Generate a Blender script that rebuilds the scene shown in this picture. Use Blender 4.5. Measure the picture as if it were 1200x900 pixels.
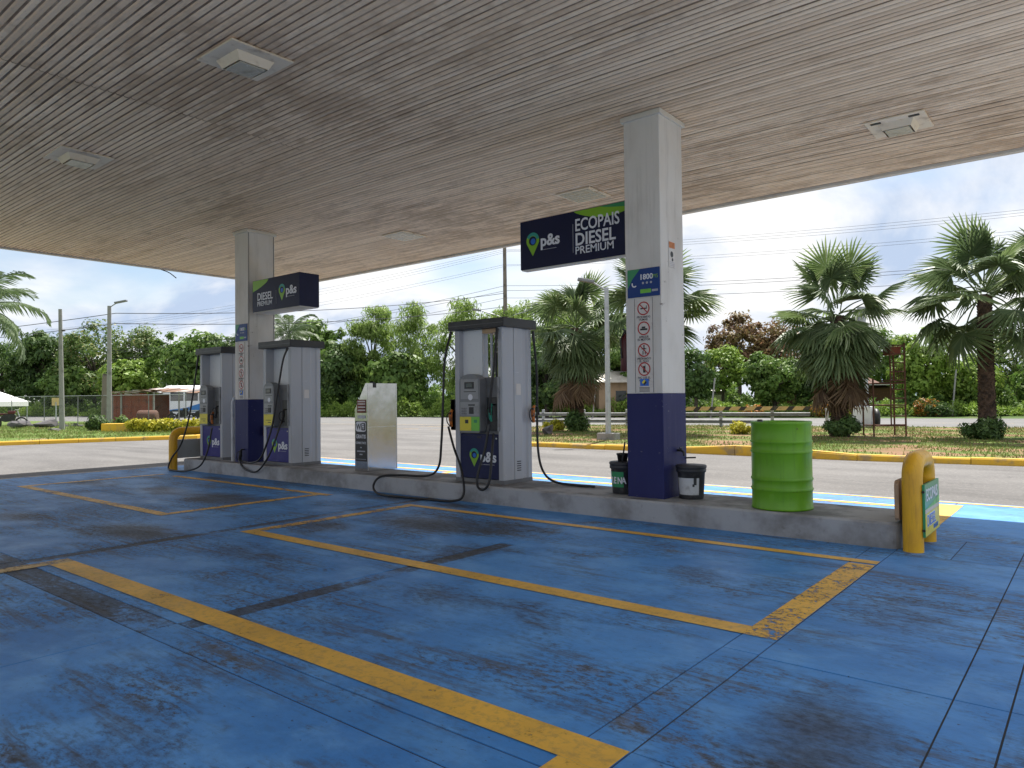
import bpy, bmesh, math, random
import numpy as np
from mathutils import Vector, Matrix
random.seed(7); RNG = np.random.default_rng(7)
S = bpy.context.scene; COL = S.collection
for o in list(bpy.data.objects): bpy.data.objects.remove(o)

# ------------------------------------------------------------------ camera
cam_d = bpy.data.cameras.new('camera'); cam = bpy.data.objects.new('camera', cam_d); COL.objects.link(cam)
yaw, pit, rol = math.radians(39.315), math.radians(1.22), math.radians(-0.606)
fwd = Vector((-math.sin(yaw)*math.cos(pit), math.cos(yaw)*math.cos(pit), math.sin(pit)))
rgt = Vector((math.cos(yaw), math.sin(yaw), 0)); upv = rgt.cross(fwd)
r2 = math.cos(rol)*rgt + math.sin(rol)*upv; u2 = -math.sin(rol)*rgt + math.cos(rol)*upv
cam.matrix_world = Matrix(((r2.x, u2.x, -fwd.x, 0), (r2.y, u2.y, -fwd.y, 0), (r2.z, u2.z, -fwd.z, 1.35), (0, 0, 0, 1)))
cam_d.sensor_fit = 'HORIZONTAL'; cam_d.sensor_width = 36; cam_d.lens = 36*844.1/1200
cam_d.clip_start = 0.05; cam_d.clip_end = 4000
S.camera = cam
S.render.resolution_x = 1024; S.render.resolution_y = 768

# ------------------------------------------------------------------ sky and sun
SUN = Vector((-0.85, 2.40, 4.58)).normalized()
sun_el = math.asin(SUN.z); sun_az = math.atan2(SUN.x, SUN.y)
W = bpy.data.worlds.new('World'); S.world = W; W.use_nodes = True
nt = W.node_tree; nt.nodes.clear()
def N(nt, typ, **kw):
    n = nt.nodes.new(typ)
    for k, v in kw.items(): setattr(n, k, v)
    return n
wo = N(nt, 'ShaderNodeOutputWorld'); sky = N(nt, 'ShaderNodeTexSky', sky_type='NISHITA', sun_disc=False)
sky.sun_elevation = sun_el; sky.sun_rotation = sun_az % (2*math.pi); sky.air_density = 1.0; sky.dust_density = 1.5; sky.ozone_density = 1.0
bg1 = N(nt, 'ShaderNodeBackground'); bg1.inputs[1].default_value = 0.085
nt.links.new(sky.outputs[0], bg1.inputs[0])
tc = N(nt, 'ShaderNodeTexCoord'); sep = N(nt, 'ShaderNodeSeparateXYZ'); nt.links.new(tc.outputs['Generated'], sep.inputs[0])
def wm(op, a, b):
    n = N(nt, 'ShaderNodeMath', operation=op)
    for i, v in enumerate((a, b)):
        if isinstance(v, (int, float)): n.inputs[i].default_value = v
        else: nt.links.new(v, n.inputs[i])
    return n.outputs[0]
zz = wm('ADD', wm('MAXIMUM', sep.outputs[2], 0.0), 0.42)
cmb = N(nt, 'ShaderNodeCombineXYZ'); nt.links.new(wm('DIVIDE', sep.outputs[0], zz), cmb.inputs[0]); nt.links.new(wm('DIVIDE', sep.outputs[1], zz), cmb.inputs[1])
n1 = N(nt, 'ShaderNodeTexNoise'); n1.inputs['Scale'].default_value = 1.7; n1.inputs['Detail'].default_value = 7; n1.inputs['Roughness'].default_value = 0.5; n1.inputs['Distortion'].default_value = 0.25
nt.links.new(cmb.outputs[0], n1.inputs['Vector'])
n2 = N(nt, 'ShaderNodeTexNoise'); n2.inputs['Scale'].default_value = 1.9; n2.inputs['Detail'].default_value = 9; n2.inputs['Roughness'].default_value = 0.58; n2.inputs['Distortion'].default_value = 0.4
mp2 = N(nt, 'ShaderNodeMapping'); mp2.inputs['Location'].default_value = (7.3, 2.1, 0); nt.links.new(cmb.outputs[0], mp2.inputs[0]); nt.links.new(mp2.outputs[0], n2.inputs['Vector'])
cov = N(nt, 'ShaderNodeValToRGB'); cov.color_ramp.elements[0].position = 0.34; cov.color_ramp.elements[1].position = 0.50
nt.links.new(n1.outputs[0], cov.inputs[0])
ccol = N(nt, 'ShaderNodeValToRGB'); ccol.color_ramp.elements[0].position = 0.40; ccol.color_ramp.elements[0].color = (0.50, 0.61, 0.80, 1)
ccol.color_ramp.elements[1].position = 0.56; ccol.color_ramp.elements[1].color = (1.0, 1.0, 1.0, 1)
nt.links.new(n2.outputs[0], ccol.inputs[0])
bg2 = N(nt, 'ShaderNodeBackground'); bg2.inputs[1].default_value = 0.60; nt.links.new(ccol.outputs[0], bg2.inputs[0])
mx = N(nt, 'ShaderNodeMixShader'); nt.links.new(cov.outputs[0], mx.inputs[0]); nt.links.new(bg1.outputs[0], mx.inputs[1]); nt.links.new(bg2.outputs[0], mx.inputs[2])
nt.links.new(mx.outputs[0], wo.inputs[0])
sd = bpy.data.lights.new('sun', 'SUN'); so = bpy.data.objects.new('sun', sd); COL.objects.link(so)
sd.energy = 4.9; sd.angle = math.radians(0.53); sd.color = (1.0, 0.95, 0.88)
so.rotation_euler = SUN.to_track_quat('Z', 'Y').to_euler(); so.location = (0, 0, 30)
S.view_settings.view_transform = 'Standard'; S.view_settings.look = 'None'; S.view_settings.exposure = 0.88; S.view_settings.gamma = 1.0
S.cycles.max_bounces = 10; S.cycles.diffuse_bounces = 6; S.cycles.transparent_max_bounces = 12

# ------------------------------------------------------------------ materials
class Mat:
    def __init__(s, name, col=(0.5, 0.5, 0.5), rough=0.6, metal=0.0, spec=0.5):
        s.m = bpy.data.materials.new(name); s.m.use_nodes = True; s.nt = s.m.node_tree
        s.b = s.nt.nodes['Principled BSDF']; s.b.inputs['Base Color'].default_value = (*col, 1)
        s.b.inputs['Roughness'].default_value = rough; s.b.inputs['Metallic'].default_value = metal
        s.b.inputs['Specular IOR Level'].default_value = spec
    def n(s, t, **k): return N(s.nt, t, **k)
    def l(s, a, b): s.nt.links.new(a, b)
    def pos(s): return s.n('ShaderNodeNewGeometry').outputs['Position']
    def obj(s): return s.n('ShaderNodeTexCoord').outputs['Object']
    def noise(s, vec, scale=(1, 1, 1), detail=5, rough=0.55, dist=0.0, loc=(0, 0, 0)):
        mp = s.n('ShaderNodeMapping'); mp.inputs['Scale'].default_value = scale; mp.inputs['Location'].default_value = loc; s.l(vec, mp.inputs[0])
        t = s.n('ShaderNodeTexNoise'); t.inputs['Scale'].default_value = 1; t.inputs['Detail'].default_value = detail; t.inputs['Roughness'].default_value = rough; t.inputs['Distortion'].default_value = dist
        s.l(mp.outputs[0], t.inputs['Vector']); return t.outputs[0]
    def step(s, f, a, b):
        r = s.n('ShaderNodeMapRange', interpolation_type='SMOOTHSTEP'); r.inputs[1].default_value = a; r.inputs[2].default_value = b; s.l(f, r.inputs[0]); return r.outputs[0]
    def ma(s, op, a, b=0.0):
        n = s.n('ShaderNodeMath', operation=op)
        for i, v in enumerate((a, b)):
            if isinstance(v, (int, float)): n.inputs[i].default_value = v
            else: s.l(v, n.inputs[i])
        return n.outputs[0]
    def mix(s, f, a, b):
        n = s.n('ShaderNodeMix', data_type='RGBA')
        for i, v in ((0, f), (6, a), (7, b)):
            if isinstance(v, tuple): n.inputs[i].default_value = (*v, 1)
            elif isinstance(v, (int, float)): n.inputs[i].default_value = v
            else: s.l(v, n.inputs[i])
        return n.outputs[2]
    def color(s, c): s.l(c, s.b.inputs['Base Color']); return s
    def rough(s, f, a, b):
        r = s.n('ShaderNodeMapRange'); r.inputs[3].default_value = a; r.inputs[4].default_value = b; s.l(f, r.inputs[0]); s.l(r.outputs[0], s.b.inputs['Roughness']); return s
    def bump(s, f, st=0.3, d=0.01):
        b = s.n('ShaderNodeBump'); b.inputs['Strength'].default_value = st; b.inputs['Distance'].default_value = d; s.l(f, b.inputs['Height']); s.l(b.outputs[0], s.b.inputs['Normal']); return s

def worn(name, c1, c2, rough=0.55, scale=3.0, amt=(0.5, 0.72), metal=0.0, bump=0.1, spec=0.5, stretch=(1, 1, 1)):
    m = Mat(name, c1, rough, metal, spec); p = m.obj()
    f = m.noise(p, tuple(scale*k for k in stretch), 6, 0.6); g = m.noise(p, (scale*9,)*3, 3)
    w = m.ma('ADD', m.step(f, *amt), m.ma('MULTIPLY', m.step(g, 0.6, 0.75), 0.35))
    m.color(m.mix(m.ma('MINIMUM', w, 1.0), c1, c2)); m.rough(f, max(rough-.12, .05), min(rough+.15, 1)); 
    if bump: m.bump(g, bump, 0.004)
    return m.m

def painted(name, col, dark, rust, rough=0.35, sc=1.0, chip=0.64, spec=0.45, streak=0.5):
    m = Mat(name, col, rough, spec=spec); p = m.obj()
    a = m.noise(p, (2.2*sc, 2.2*sc, 1.2*sc), 5, 0.6); st = m.noise(p, (14*sc, 14*sc, 0.9*sc), 5, 0.65); sc_ = m.noise(p, (5*sc, 5*sc, 46*sc), 4, 0.7, 0.3); ch = m.noise(p, (11*sc, 11*sc, 13*sc), 6, 0.72); big = m.noise(p, (1.1*sc, 1.1*sc, 1.6*sc), 3)
    c = m.mix(m.ma('MULTIPLY', m.step(a, 0.4, 0.7), 0.6), col, dark); c = m.mix(m.ma('MULTIPLY', m.step(st, 0.52, 0.72), streak), c, tuple(k*0.62+0.012 for k in dark))
    c = m.mix(m.ma('MULTIPLY', m.step(sc_, 0.66, 0.74), 0.45), c, tuple(min(1, k*1.35+0.05) for k in col))
    c = m.mix(m.step(m.ma('ADD', ch, m.ma('MULTIPLY', m.ma('SUBTRACT', big, 0.5), 0.35)), chip, chip+0.03), c, rust)
    m.color(c); m.rough(st, max(.08, rough-.1), min(1, rough+.3)); m.bump(a, 0.25, 0.012); return m.m

def slab_mat(name, bias=0.0, bare=(0.19, 0.175, 0.16)):
    m = Mat(name, rough=0.5, spec=0.28); p = m.pos()
    oi = m.n('ShaderNodeObjectInfo').outputs['Random']
    big = m.noise(p, (0.5, 0.75, 1), 4, 0.55); mid = m.noise(p, (1.2, 2.3, 1), 7, 0.62, 0.5); mid2 = m.noise(p, (2.6, 3.4, 1), 6, 0.6, 0.3, (9, 4, 0))
    grain = m.noise(p, (15, 27, 1), 8, 0.80); strk = m.noise(p, (1.0, 15, 1), 6, 0.68, 0.5, (3, 1, 0)); pit_ = m.noise(p, (24, 36, 1), 3, 0.6, 0, (5, 5, 5)); blot = m.noise(p, (7, 9, 1), 5, 0.7, 0.6, (2, 8, 1))
    blue = m.mix(m.step(big, 0.3, 0.7), (0.045, 0.205, 0.53), (0.10, 0.325, 0.72))
    blue = m.mix(m.ma('MULTIPLY', m.step(mid2, 0.42, 0.68), 0.45), blue, (0.20, 0.46, 0.82))
    blue = m.mix(m.ma('MULTIPLY', oi, 0.35), blue, (0.04, 0.20, 0.48))
    # ground-in grain, scuffs along the lane, bare concrete
    area = m.step(m.noise(p, (0.55, 0.75, 1), 5, 0.6, 0.5, (4, 7, 0)), 0.36, 0.64)
    spx = m.n('ShaderNodeSeparateXYZ'); m.l(p, spx.inputs[0]); lane = None
    for yc, ww in ((4.75, .28), (6.0, .22), (3.1, .26), (0.9, .3), (-.6, .3)):
        e = m.ma('SUBTRACT', 1.0, m.ma('MINIMUM', m.ma('ABSOLUTE', m.ma('DIVIDE', m.ma('SUBTRACT', m.ma('ADD', spx.outputs[1], m.ma('MULTIPLY', big, 0.5)), yc+.25), ww)), 1.0)); lane = e if lane is None else m.ma('MAXIMUM', lane, e)
    mid = m.ma('ADD', m.ma('ADD', mid, m.ma('MULTIPLY', m.ma('SUBTRACT', area, 0.56), 0.25)), m.ma('MULTIPLY', lane, 0.07))
    gm = m.ma('MULTIPLY', m.step(grain, 0.44, 0.64), m.ma('ADD', m.ma('MULTIPLY', m.step(mid, 0.36, 0.66), 0.80), 0.14))
    c = m.mix(gm, blue, (0.05, 0.052, 0.056))
    sm = m.ma('MULTIPLY', m.step(strk, 0.48, 0.66), m.step(mid, 0.34, 0.58))
    c = m.mix(m.ma('MULTIPLY', sm, 0.72), c, (0.085, 0.085, 0.088))
    wsum = m.ma('ADD', m.ma('ADD', m.ma('MULTIPLY', mid, 0.46), m.ma('MULTIPLY', grain, 0.38)), m.ma('MULTIPLY', blot, 0.16))
    if bias: wsum = m.ma('ADD', wsum, bias)
    c = m.mix(m.ma('MULTIPLY', m.step(wsum, 0.555, 0.66), 0.72), c, m.mix(m.step(grain, .4, .6), bare, tuple(k*.5 for k in bare)))
    c = m.mix(m.ma('MULTIPLY', m.step(pit_, 0.66, 0.72), 0.7), c, (0.03, 0.03, 0.035))
    c = m.mix(m.ma('MULTIPLY', m.step(grain, 0.64, 0.74), 0.45), c, (0.36, 0.47, 0.60))
    # oil and tyre stains with a shape of their own
    sp = m.n('ShaderNodeSeparateXYZ'); m.l(p, sp.inputs[0]); tot = None
    for (x, y, rx, ry, a) in ((-5.75, 5.55, 1.3, 0.65, .9), (-6.5, 4.75, .7, .45, .7), (-9.7, 5.3, 1.5, .6, .9), (-11.2, 5.2, 1.1, .5, .8), (-8.0, 3.4, 1.1, .5, .85), (-3.2, 3.5, 1.4, .5, .55), (-4.4, 4.7, .6, .8, .6), (-2.4, 5.2, .9, .4, .5), (-0.9, 3.0, .40, .75, .75), (-7.9, 6.6, .9, .3, .8), (-6.4, 6.7, .7, .25, .9), (-11.9, 6.6, .9, .3, .8), (-10.2, 2.9, 1.0, .4, .7), (-13.2, 5.0, .9, .5, .7), (-.95, 4.9, .45, .8, .5), (-5.9, 3.5, .8, .4, .6), (-4.9, 5.9, .9, .3, .7), (-2.9, 1.2, .9, .5, .4), (-5.5, 1.0, 1.2, .5, .45), (-.1, 3.6, .35, 1.2, .5)):
        d = m.ma('ADD', m.ma('POWER', m.ma('ABSOLUTE', m.ma('DIVIDE', m.ma('SUBTRACT', sp.outputs[0], x), rx)), 2.0), m.ma('POWER', m.ma('ABSOLUTE', m.ma('DIVIDE', m.ma('SUBTRACT', sp.outputs[1], y), ry)), 2.0))
        e = m.ma('MULTIPLY', m.ma('SUBTRACT', 1.0, m.ma('MINIMUM', d, 1.0)), a); tot = e if tot is None else m.ma('MAXIMUM', tot, e)
    stn = m.step(m.ma('ADD', m.ma('MULTIPLY', tot, 0.42), m.ma('SUBTRACT', wsum, 0.5)), 0.07, 0.38)
    c = m.mix(m.ma('MULTIPLY', stn, 0.82), c, m.mix(m.step(grain, .42, .6), (0.065, 0.057, 0.05), (0.025, 0.023, 0.021)))
    m.color(c); m.rough(mid, 0.36, 0.78); m.bump(m.ma('ADD', grain, m.ma('MULTIPLY', blot, 0.6)), 0.30, 0.006)
    return m.m

def yellow_mat(name, lo, hi, col=(0.82, 0.46, 0.055)):
    m = Mat(name, col, 0.55); p = m.pos()
    f = m.noise(p, (7, 7, 7), 7, 0.68, 0.4); g = m.noise(p, (60, 60, 60), 2); big = m.noise(p, (1.7, 1.7, 1), 4)
    m.color(m.mix(m.ma('MULTIPLY', m.step(m.noise(p, (18, 18, 18), 6, .75), .45, .65), .45), m.mix(m.step(big, 0.35, 0.7), col, tuple(k*0.75 for k in col)), (0.30, 0.19, 0.07)))
    f2 = m.noise(p, (26, 26, 26), 6, 0.75, .3); w = m.ma('ADD', m.ma('ADD', m.ma('MULTIPLY', f, 0.30), m.ma('MULTIPLY', f2, 0.42)), m.ma('ADD', m.ma('MULTIPLY', g, 0.10), m.ma('MULTIPLY', big, 0.18)))
    t = m.n('ShaderNodeBsdfTransparent'); mx = m.n('ShaderNodeMixShader'); m.l(m.step(w, lo, hi), mx.inputs[0]); m.l(m.b.outputs[0], mx.inputs[1]); m.l(t.outputs[0], mx.inputs[2])
    m.l(mx.outputs[0], m.nt.nodes['Material Output'].inputs[0]); m.rough(f, .4, .7)
    return m.m

def leaf_mat(name, cols, trans=0.35, rough=0.55):
    m = Mat(name, cols[0], rough, spec=0.35)
    ri = m.n('ShaderNodeNewGeometry').outputs['Random Per Island']
    r = m.n('ShaderNodeValToRGB'); e = r.color_ramp.elements
    e[0].color = (*cols[0], 1); e[1].color = (*cols[-1], 1); e[1].position = 1.0
    for i in range(1, len(cols)-1):
        x = e.new(i/(len(cols)-1)); x.color = (*cols[i], 1)
    m.l(ri, r.inputs[0])
    pn = m.noise(m.pos(), (0.5, 0.5, 0.5), 3); c = m.mix(m.ma('MULTIPLY', m.step(pn, 0.35, 0.7), 0.45), r.outputs[0], tuple(min(1, k*1.55) for k in cols[-2]))
    m.color(c)
    t = m.n('ShaderNodeBsdfTranslucent'); m.l(c, t.inputs[0]); mx = m.n('ShaderNodeMixShader'); mx.inputs[0].default_value = trans
    m.l(m.b.outputs[0], mx.inputs[1]); m.l(t.outputs[0], mx.inputs[2]); m.l(mx.outputs[0], m.nt.nodes['Material Output'].inputs[0])
    return m.m

def asphalt(name, c1, c2, speck):
    m = Mat(name, c1, 0.85, spec=0.3); p = m.pos()
    f = m.noise(p, (0.35, 0.9, 1), 5); s1 = m.noise(p, (22, 22, 22), 6, 0.8); s2 = m.noise(p, (11, 11, 11), 4)
    c = m.mix(m.step(f, 0.3, 0.7), c1, c2); c = m.mix(m.ma('MULTIPLY', m.step(s1, 0.5, 0.68), 0.7), c, speck)
    c = m.mix(m.ma('MULTIPLY', m.step(s2, 0.55, 0.75), 0.4), c, tuple(k*0.6 for k in c1))
    q = m.noise(p, (0.10, 0.55, 1), 4, 0.6, 0.8, (3, 3, 3)); c = m.mix(m.ma('MULTIPLY', m.step(q, 0.52, 0.66), 0.38), c, tuple(k*0.62 for k in c1)); k2 = m.noise(p, (1.6, 1.9, 1), 7, 0.7, 1.2, (8, 1, 3)); c = m.mix(m.ma('MULTIPLY', m.step(k2, 0.60, 0.66), 0.35), c, tuple(k*0.5 for k in c1))
    m.color(c); m.bump(s1, 0.5, 0.006); return m.m

def turf(name, green, dry, lo, hi):
    m = Mat(name, green, 0.9, spec=0.2); p = m.pos()
    f = m.noise(p, (0.45, 0.7, 1), 6, 0.65); g = m.noise(p, (9, 9, 9), 4, 0.7)
    c = m.mix(m.step(f, lo, hi), green, dry); c = m.mix(m.ma('MULTIPLY', m.step(g, 0.45, 0.7), 0.55), c, tuple(k*0.45 for k in dry))
    m.color(c); m.bump(g, 0.8, 0.05); return m.m

def ceiling_mat():
    m = Mat('ceiling_slat_paint', (0.7, 0.66, 0.6), 0.5, spec=0.35); p = m.pos(); oi = m.n('ShaderNodeObjectInfo').outputs['Random']
    sh = m.n('ShaderNodeCombineXYZ'); m.l(m.ma('MULTIPLY', oi, 40.0), sh.inputs[0]); m.l(m.ma('MULTIPLY', oi, 17.0), sh.inputs[2])
    ad = m.n('ShaderNodeVectorMath', operation='ADD'); m.l(p, ad.inputs[0]); m.l(sh.outputs[0], ad.inputs[1])
    dash = m.noise(ad.outputs[0], (1.3, 0.2, 1), 5, 0.68); big = m.noise(p, (0.30, 0.42, 1), 5, 0.6, 0.4); fine = m.noise(p, (8, 40, 10), 5, 0.75); tone = m.noise(ad.outputs[0], (0.35, 0.2, 1), 2, 0.5, 0, (11, 3, 2))
    c = m.mix(m.step(tone, .35, .65), (0.95, 0.75, 0.54), (0.78, 0.585, 0.40))
    dirt = m.step(m.ma('ADD', m.ma('MULTIPLY', dash, 0.58), m.ma('MULTIPLY', big, 0.50)), 0.50, 0.67)
    c = m.mix(m.ma('MULTIPLY', dirt, 0.66), c, (0.40, 0.26, 0.155))
    c = m.mix(m.ma('MULTIPLY', m.step(fine, 0.50, 0.70), 0.35), c, (0.40, 0.30, 0.22))
    m.color(c); return m.m

M = {}
M['slab'] = slab_mat('blue_painted_concrete'); M['strip'] = slab_mat('worn_blue_strip', 0.045); M['warm'] = asphalt('warm_bounce_concrete', (0.30, 0.265, 0.22), (0.36, 0.32, 0.27), (0.26, 0.23, 0.19)); M['plain'] = asphalt('pale_bounce_concrete', (0.44, 0.42, 0.39), (0.50, 0.48, 0.45), (0.36, 0.34, 0.32)); M['tar'] = slab_mat('bare_tar_strip', 0.15, (0.075, 0.068, 0.062))  # warm and plain concrete: tones chosen for unseen slabs to bounce light
M['bed'] = Mat('joint_dirt', (0.05, 0.048, 0.046), 0.95).m
M['yline'] = yellow_mat('yellow_line_paint', 0.545, 0.66); M['yworn'] = yellow_mat('worn_yellow_paint', 0.50, 0.57)
M['yfaint'] = yellow_mat('faint_yellow_paint', 0.47, 0.58, (0.55, 0.36, 0.12))
M['asphalt'] = asphalt('old_pale_asphalt', (0.11, 0.106, 0.104), (0.155, 0.15, 0.146), (0.29, 0.28, 0.27))
M['road'] = asphalt('road_asphalt', (0.135, 0.134, 0.133), (0.165, 0.163, 0.16), (0.23, 0.225, 0.22))
M['apronside'] = asphalt('dusty_concrete', (0.36, 0.34, 0.31), (0.42, 0.39, 0.36), (0.5, 0.48, 0.45))
M['terrain'] = turf('terrain_green', (0.06, 0.11, 0.025), (0.15, 0.13, 0.06), 0.5, 0.75)
M['median'] = turf('dry_turf', (0.10, 0.16, 0.028), (0.25, 0.145, 0.085), 0.42, 0.60)
M['verge'] = turf('green_turf', (0.10, 0.17, 0.03), (0.26, 0.20, 0.11), 0.52, 0.72)
M['kerb'] = worn('yellow_kerb_paint', (0.72, 0.42, 0.03), (0.36, 0.25, 0.12), 0.7, 2.6, (0.50, 0.72))
M['island'] = worn('island_concrete', (0.38, 0.385, 0.40), (0.20, 0.195, 0.19), 0.75, 1.6, (0.42, 0.68), bump=0.25)
M['islandtop'] = worn('island_top_concrete', (0.30, 0.29, 0.28), (0.13, 0.125, 0.12), 0.7, 2.2, (0.40, 0.62), bump=0.3)
M['ceil'] = ceiling_mat(); 
def ceil_back():
    m = Mat('ceiling_recess', (0.3, 0.24, 0.19), 0.85, spec=.2); p = m.pos(); a = m.noise(p, (2.2, 13, 1), 4, .65); b_ = m.noise(p, (.3, .45, 1), 4, .6, 0, (2, 2, 2))
    c = m.mix(m.step(a, .35, .65), (0.62, 0.46, 0.31), (0.30, 0.20, 0.125)); m.color(m.mix(m.ma('MULTIPLY', m.step(b_, .4, .65), .5), c, (0.20, 0.14, 0.10))); return m.m
M['ceilback'] = ceil_back()
M['fascia'] = worn('fascia_cream', (0.66, 0.62, 0.55), (0.40, 0.34, 0.27), 0.5, 1.3)
M['white'] = painted('column_white_paint', (0.70, 0.67, 0.63), (0.56, 0.52, 0.47), (0.24, 0.20, 0.17), 0.5, 0.9, 0.66, 0.4, 0.35)
M['navy'] = painted('column_navy_paint', (0.014, 0.017, 0.10), (0.022, 0.026, 0.12), (0.16, 0.16, 0.20), 0.42, 1.3, 0.665, 0.3, 0.4)
M['signnavy'] = worn('sign_navy_vinyl', (0.006, 0.009, 0.042), (0.010, 0.014, 0.055), 0.4, 1.0, bump=0, spec=0.25)
M['pumpnavy'] = worn('pump_door_navy', (0.009, 0.013, 0.065), (0.02, 0.024, 0.085), 0.45, 4.0, bump=0, spec=0.3)
M['pumpviolet'] = worn('pump_door_violet', (0.032, 0.030, 0.19), (0.06, 0.06, 0.22), 0.45, 4.0, bump=0, spec=0.3)
M['pumpgrey'] = painted('pump_grey_enamel', (0.46, 0.47, 0.50), (0.38, 0.39, 0.41), (0.16, 0.14, 0.13), 0.34, 0.8, 0.74, 0.5, 0.12)
M['pumpwhite'] = worn('pump_white_panel', (0.70, 0.72, 0.74), (0.5, 0.5, 0.5), 0.4, 2.5, (0.58, 0.85), bump=0)
M['pumpmid'] = worn('pump_mid_grey', (0.15, 0.153, 0.16), (0.12, 0.12, 0.12), 0.45, 4.0, bump=0.05)
M['headgrey'] = worn('pump_head_plastic', (0.20, 0.205, 0.215), (0.16, 0.16, 0.165), 0.45, 7.0, bump=0.03)
M['headlight'] = worn('pump_face_plastic', (0.30, 0.305, 0.31), (0.2, 0.2, 0.2), 0.4, 7.0, bump=0)
M['cap'] = worn('pump_cap_black', (0.022, 0.022, 0.025), (0.05, 0.05, 0.05), 0.45, 4.0, bump=0.04)
M['black'] = worn('black_plastic', (0.014, 0.014, 0.015), (0.04, 0.04, 0.04), 0.4, 8.0, bump=0)
M['rubber'] = worn('hose_rubber', (0.012, 0.012, 0.013), (0.035, 0.033, 0.03), 0.5, 20.0, bump=0)
M['cable'] = Mat('cable_sheath', (0.10, 0.10, 0.11), 0.95, spec=0.05).m; M['lcd'] = Mat('lcd_glass', (0.03, 0.045, 0.035), 0.12).m
M['lime'] = Mat('lime_vinyl', (0.22, 0.45, 0.02), 0.35).m; M['green'] = Mat('green_vinyl', (0.03, 0.26, 0.10), 0.35).m
M['teal'] = Mat('teal_vinyl', (0.02, 0.30, 0.24), 0.35).m; M['blue'] = Mat('blue_vinyl', (0.01, 0.13, 0.55), 0.35).m
M['plateblue'] = Mat('plate_blue_vinyl', (0.008, 0.045, 0.20), 0.4, spec=.3).m; M['letter'] = Mat('white_lettering', (0.72, 0.73, 0.78), 0.4).m; M['letterdim'] = Mat('grey_lettering', (0.36, 0.37, 0.42), 0.4).m
M['yellowp'] = worn('yellow_panel', (0.72, 0.60, 0.03), (0.5, 0.4, 0.05), 0.4, 6.0, bump=0); M['limep'] = worn('lime_panel', (0.16, 0.50, 0.05), (0.1, 0.3, 0.04), 0.4, 6.0, bump=0)
M['orange'] = worn('orange_nozzle_grip', (0.55, 0.16, 0.02), (0.25, 0.08, 0.02), 0.45, 20, bump=0); M['tealgrip'] = worn('green_nozzle_grip', (0.02, 0.25, 0.17), (0.02, 0.12, 0.09), 0.45, 20, bump=0)
M['steel'] = worn('brushed_aluminium', (0.55, 0.55, 0.54), (0.40, 0.40, 0.40), 0.35, 6, metal=0.9, bump=0)
M['copper'] = worn('copper_lit_underside', (0.55, 0.36, 0.20), (0.4, 0.25, 0.15), 0.5, 6, bump=0)  # copper tone of the light on the pump cap's underside
M['drum'] = painted('green_drum_paint', (0.14, 0.36, 0.008), (0.10, 0.28, 0.008), (0.10, 0.06, 0.035), 0.30, 1.6, 0.665)
M['hoop'] = painted('yellow_hoop_paint', (0.76, 0.41, 0.012), (0.58, 0.29, 0.02), (0.16, 0.09, 0.05), 0.32, 2.0, 0.665)
M['galv'] = worn('galvanised_steel', (0.42, 0.44, 0.46), (0.28, 0.29, 0.30), 0.5, 3.0, metal=0.35)
M['railgrey'] = worn('shaded_rail_grey', (0.20, 0.21, 0.215), (0.12, 0.12, 0.12), 0.7, 3.0); M['pole'] = worn('concrete_pole', (0.30, 0.295, 0.28), (0.19, 0.18, 0.165), 0.85, 3.0, bump=0.3); M['wood'] = worn('grey_wood_pole', (0.20, 0.17, 0.14), (0.09, 0.08, 0.07), 0.85, 3.0, bump=0.4)  # rail grey is darkened: backlit shade put into its colour
M['rust'] = worn('rusty_steel', (0.10, 0.045, 0.03), (0.20, 0.09, 0.04), 0.85, 9.0, bump=0.3); M['rustred'] = worn('rust_red_sheet', (0.22, 0.06, 0.035), (0.10, 0.04, 0.03), 0.85, 2.5, bump=0.3)
M['tin'] = worn('tin_roof', (0.42, 0.40, 0.38), (0.22, 0.13, 0.09), 0.6, 1.2, (0.45, 0.6)); M['brownroof'] = worn('brown_roof_sheet', (0.16, 0.085, 0.05), (0.26, 0.17, 0.11), 0.85, 1.5)
M['bark'] = worn('tree_bark', (0.11, 0.09, 0.07), (0.05, 0.04, 0.03), 0.9, 3.0, bump=0.5); M['palmbark'] = worn('palm_bark', (0.10, 0.062, 0.042), (0.035, 0.022, 0.016), 0.95, 6.0, (0.4, 0.6), bump=0.6)
M['tan'] = worn('tan_wall_paint', (0.40, 0.27, 0.17), (0.28, 0.19, 0.12), 0.85, 1.0); M['paleroof'] = worn('pale_roof_sheet', (0.62, 0.56, 0.48), (0.42, 0.36, 0.30), 0.6, 1.0)
M['whiteroof'] = worn('white_roof_sheet', (0.75, 0.75, 0.75), (0.55, 0.52, 0.5), 0.5, 0.8); M['fabric'] = worn('white_tent_fabric', (0.80, 0.80, 0.80), (0.65, 0.65, 0.64), 0.8, 1.0)
M['stone'] = worn('dark_stone', (0.10, 0.095, 0.10), (0.19, 0.17, 0.16), 0.9, 4.0, bump=0.5); M['vanwhite'] = worn('van_white_paint', (0.72, 0.74, 0.76), (0.6, 0.6, 0.6), 0.3, 1.0, bump=0)
M['vanblue'] = Mat('van_blue_stripe', (0.03, 0.17, 0.45), 0.35).m; M['glassdark'] = Mat('dark_window_glass', (0.02, 0.025, 0.03), 0.08).m
M['bucket'] = worn('bucket_plastic', (0.035, 0.035, 0.04), (0.09, 0.09, 0.09), 0.5, 8.0, bump=0.05); M['paper'] = worn('pale_label_paper', (0.55, 0.56, 0.58), (0.35, 0.35, 0.36), 0.6, 12, bump=0)
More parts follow.
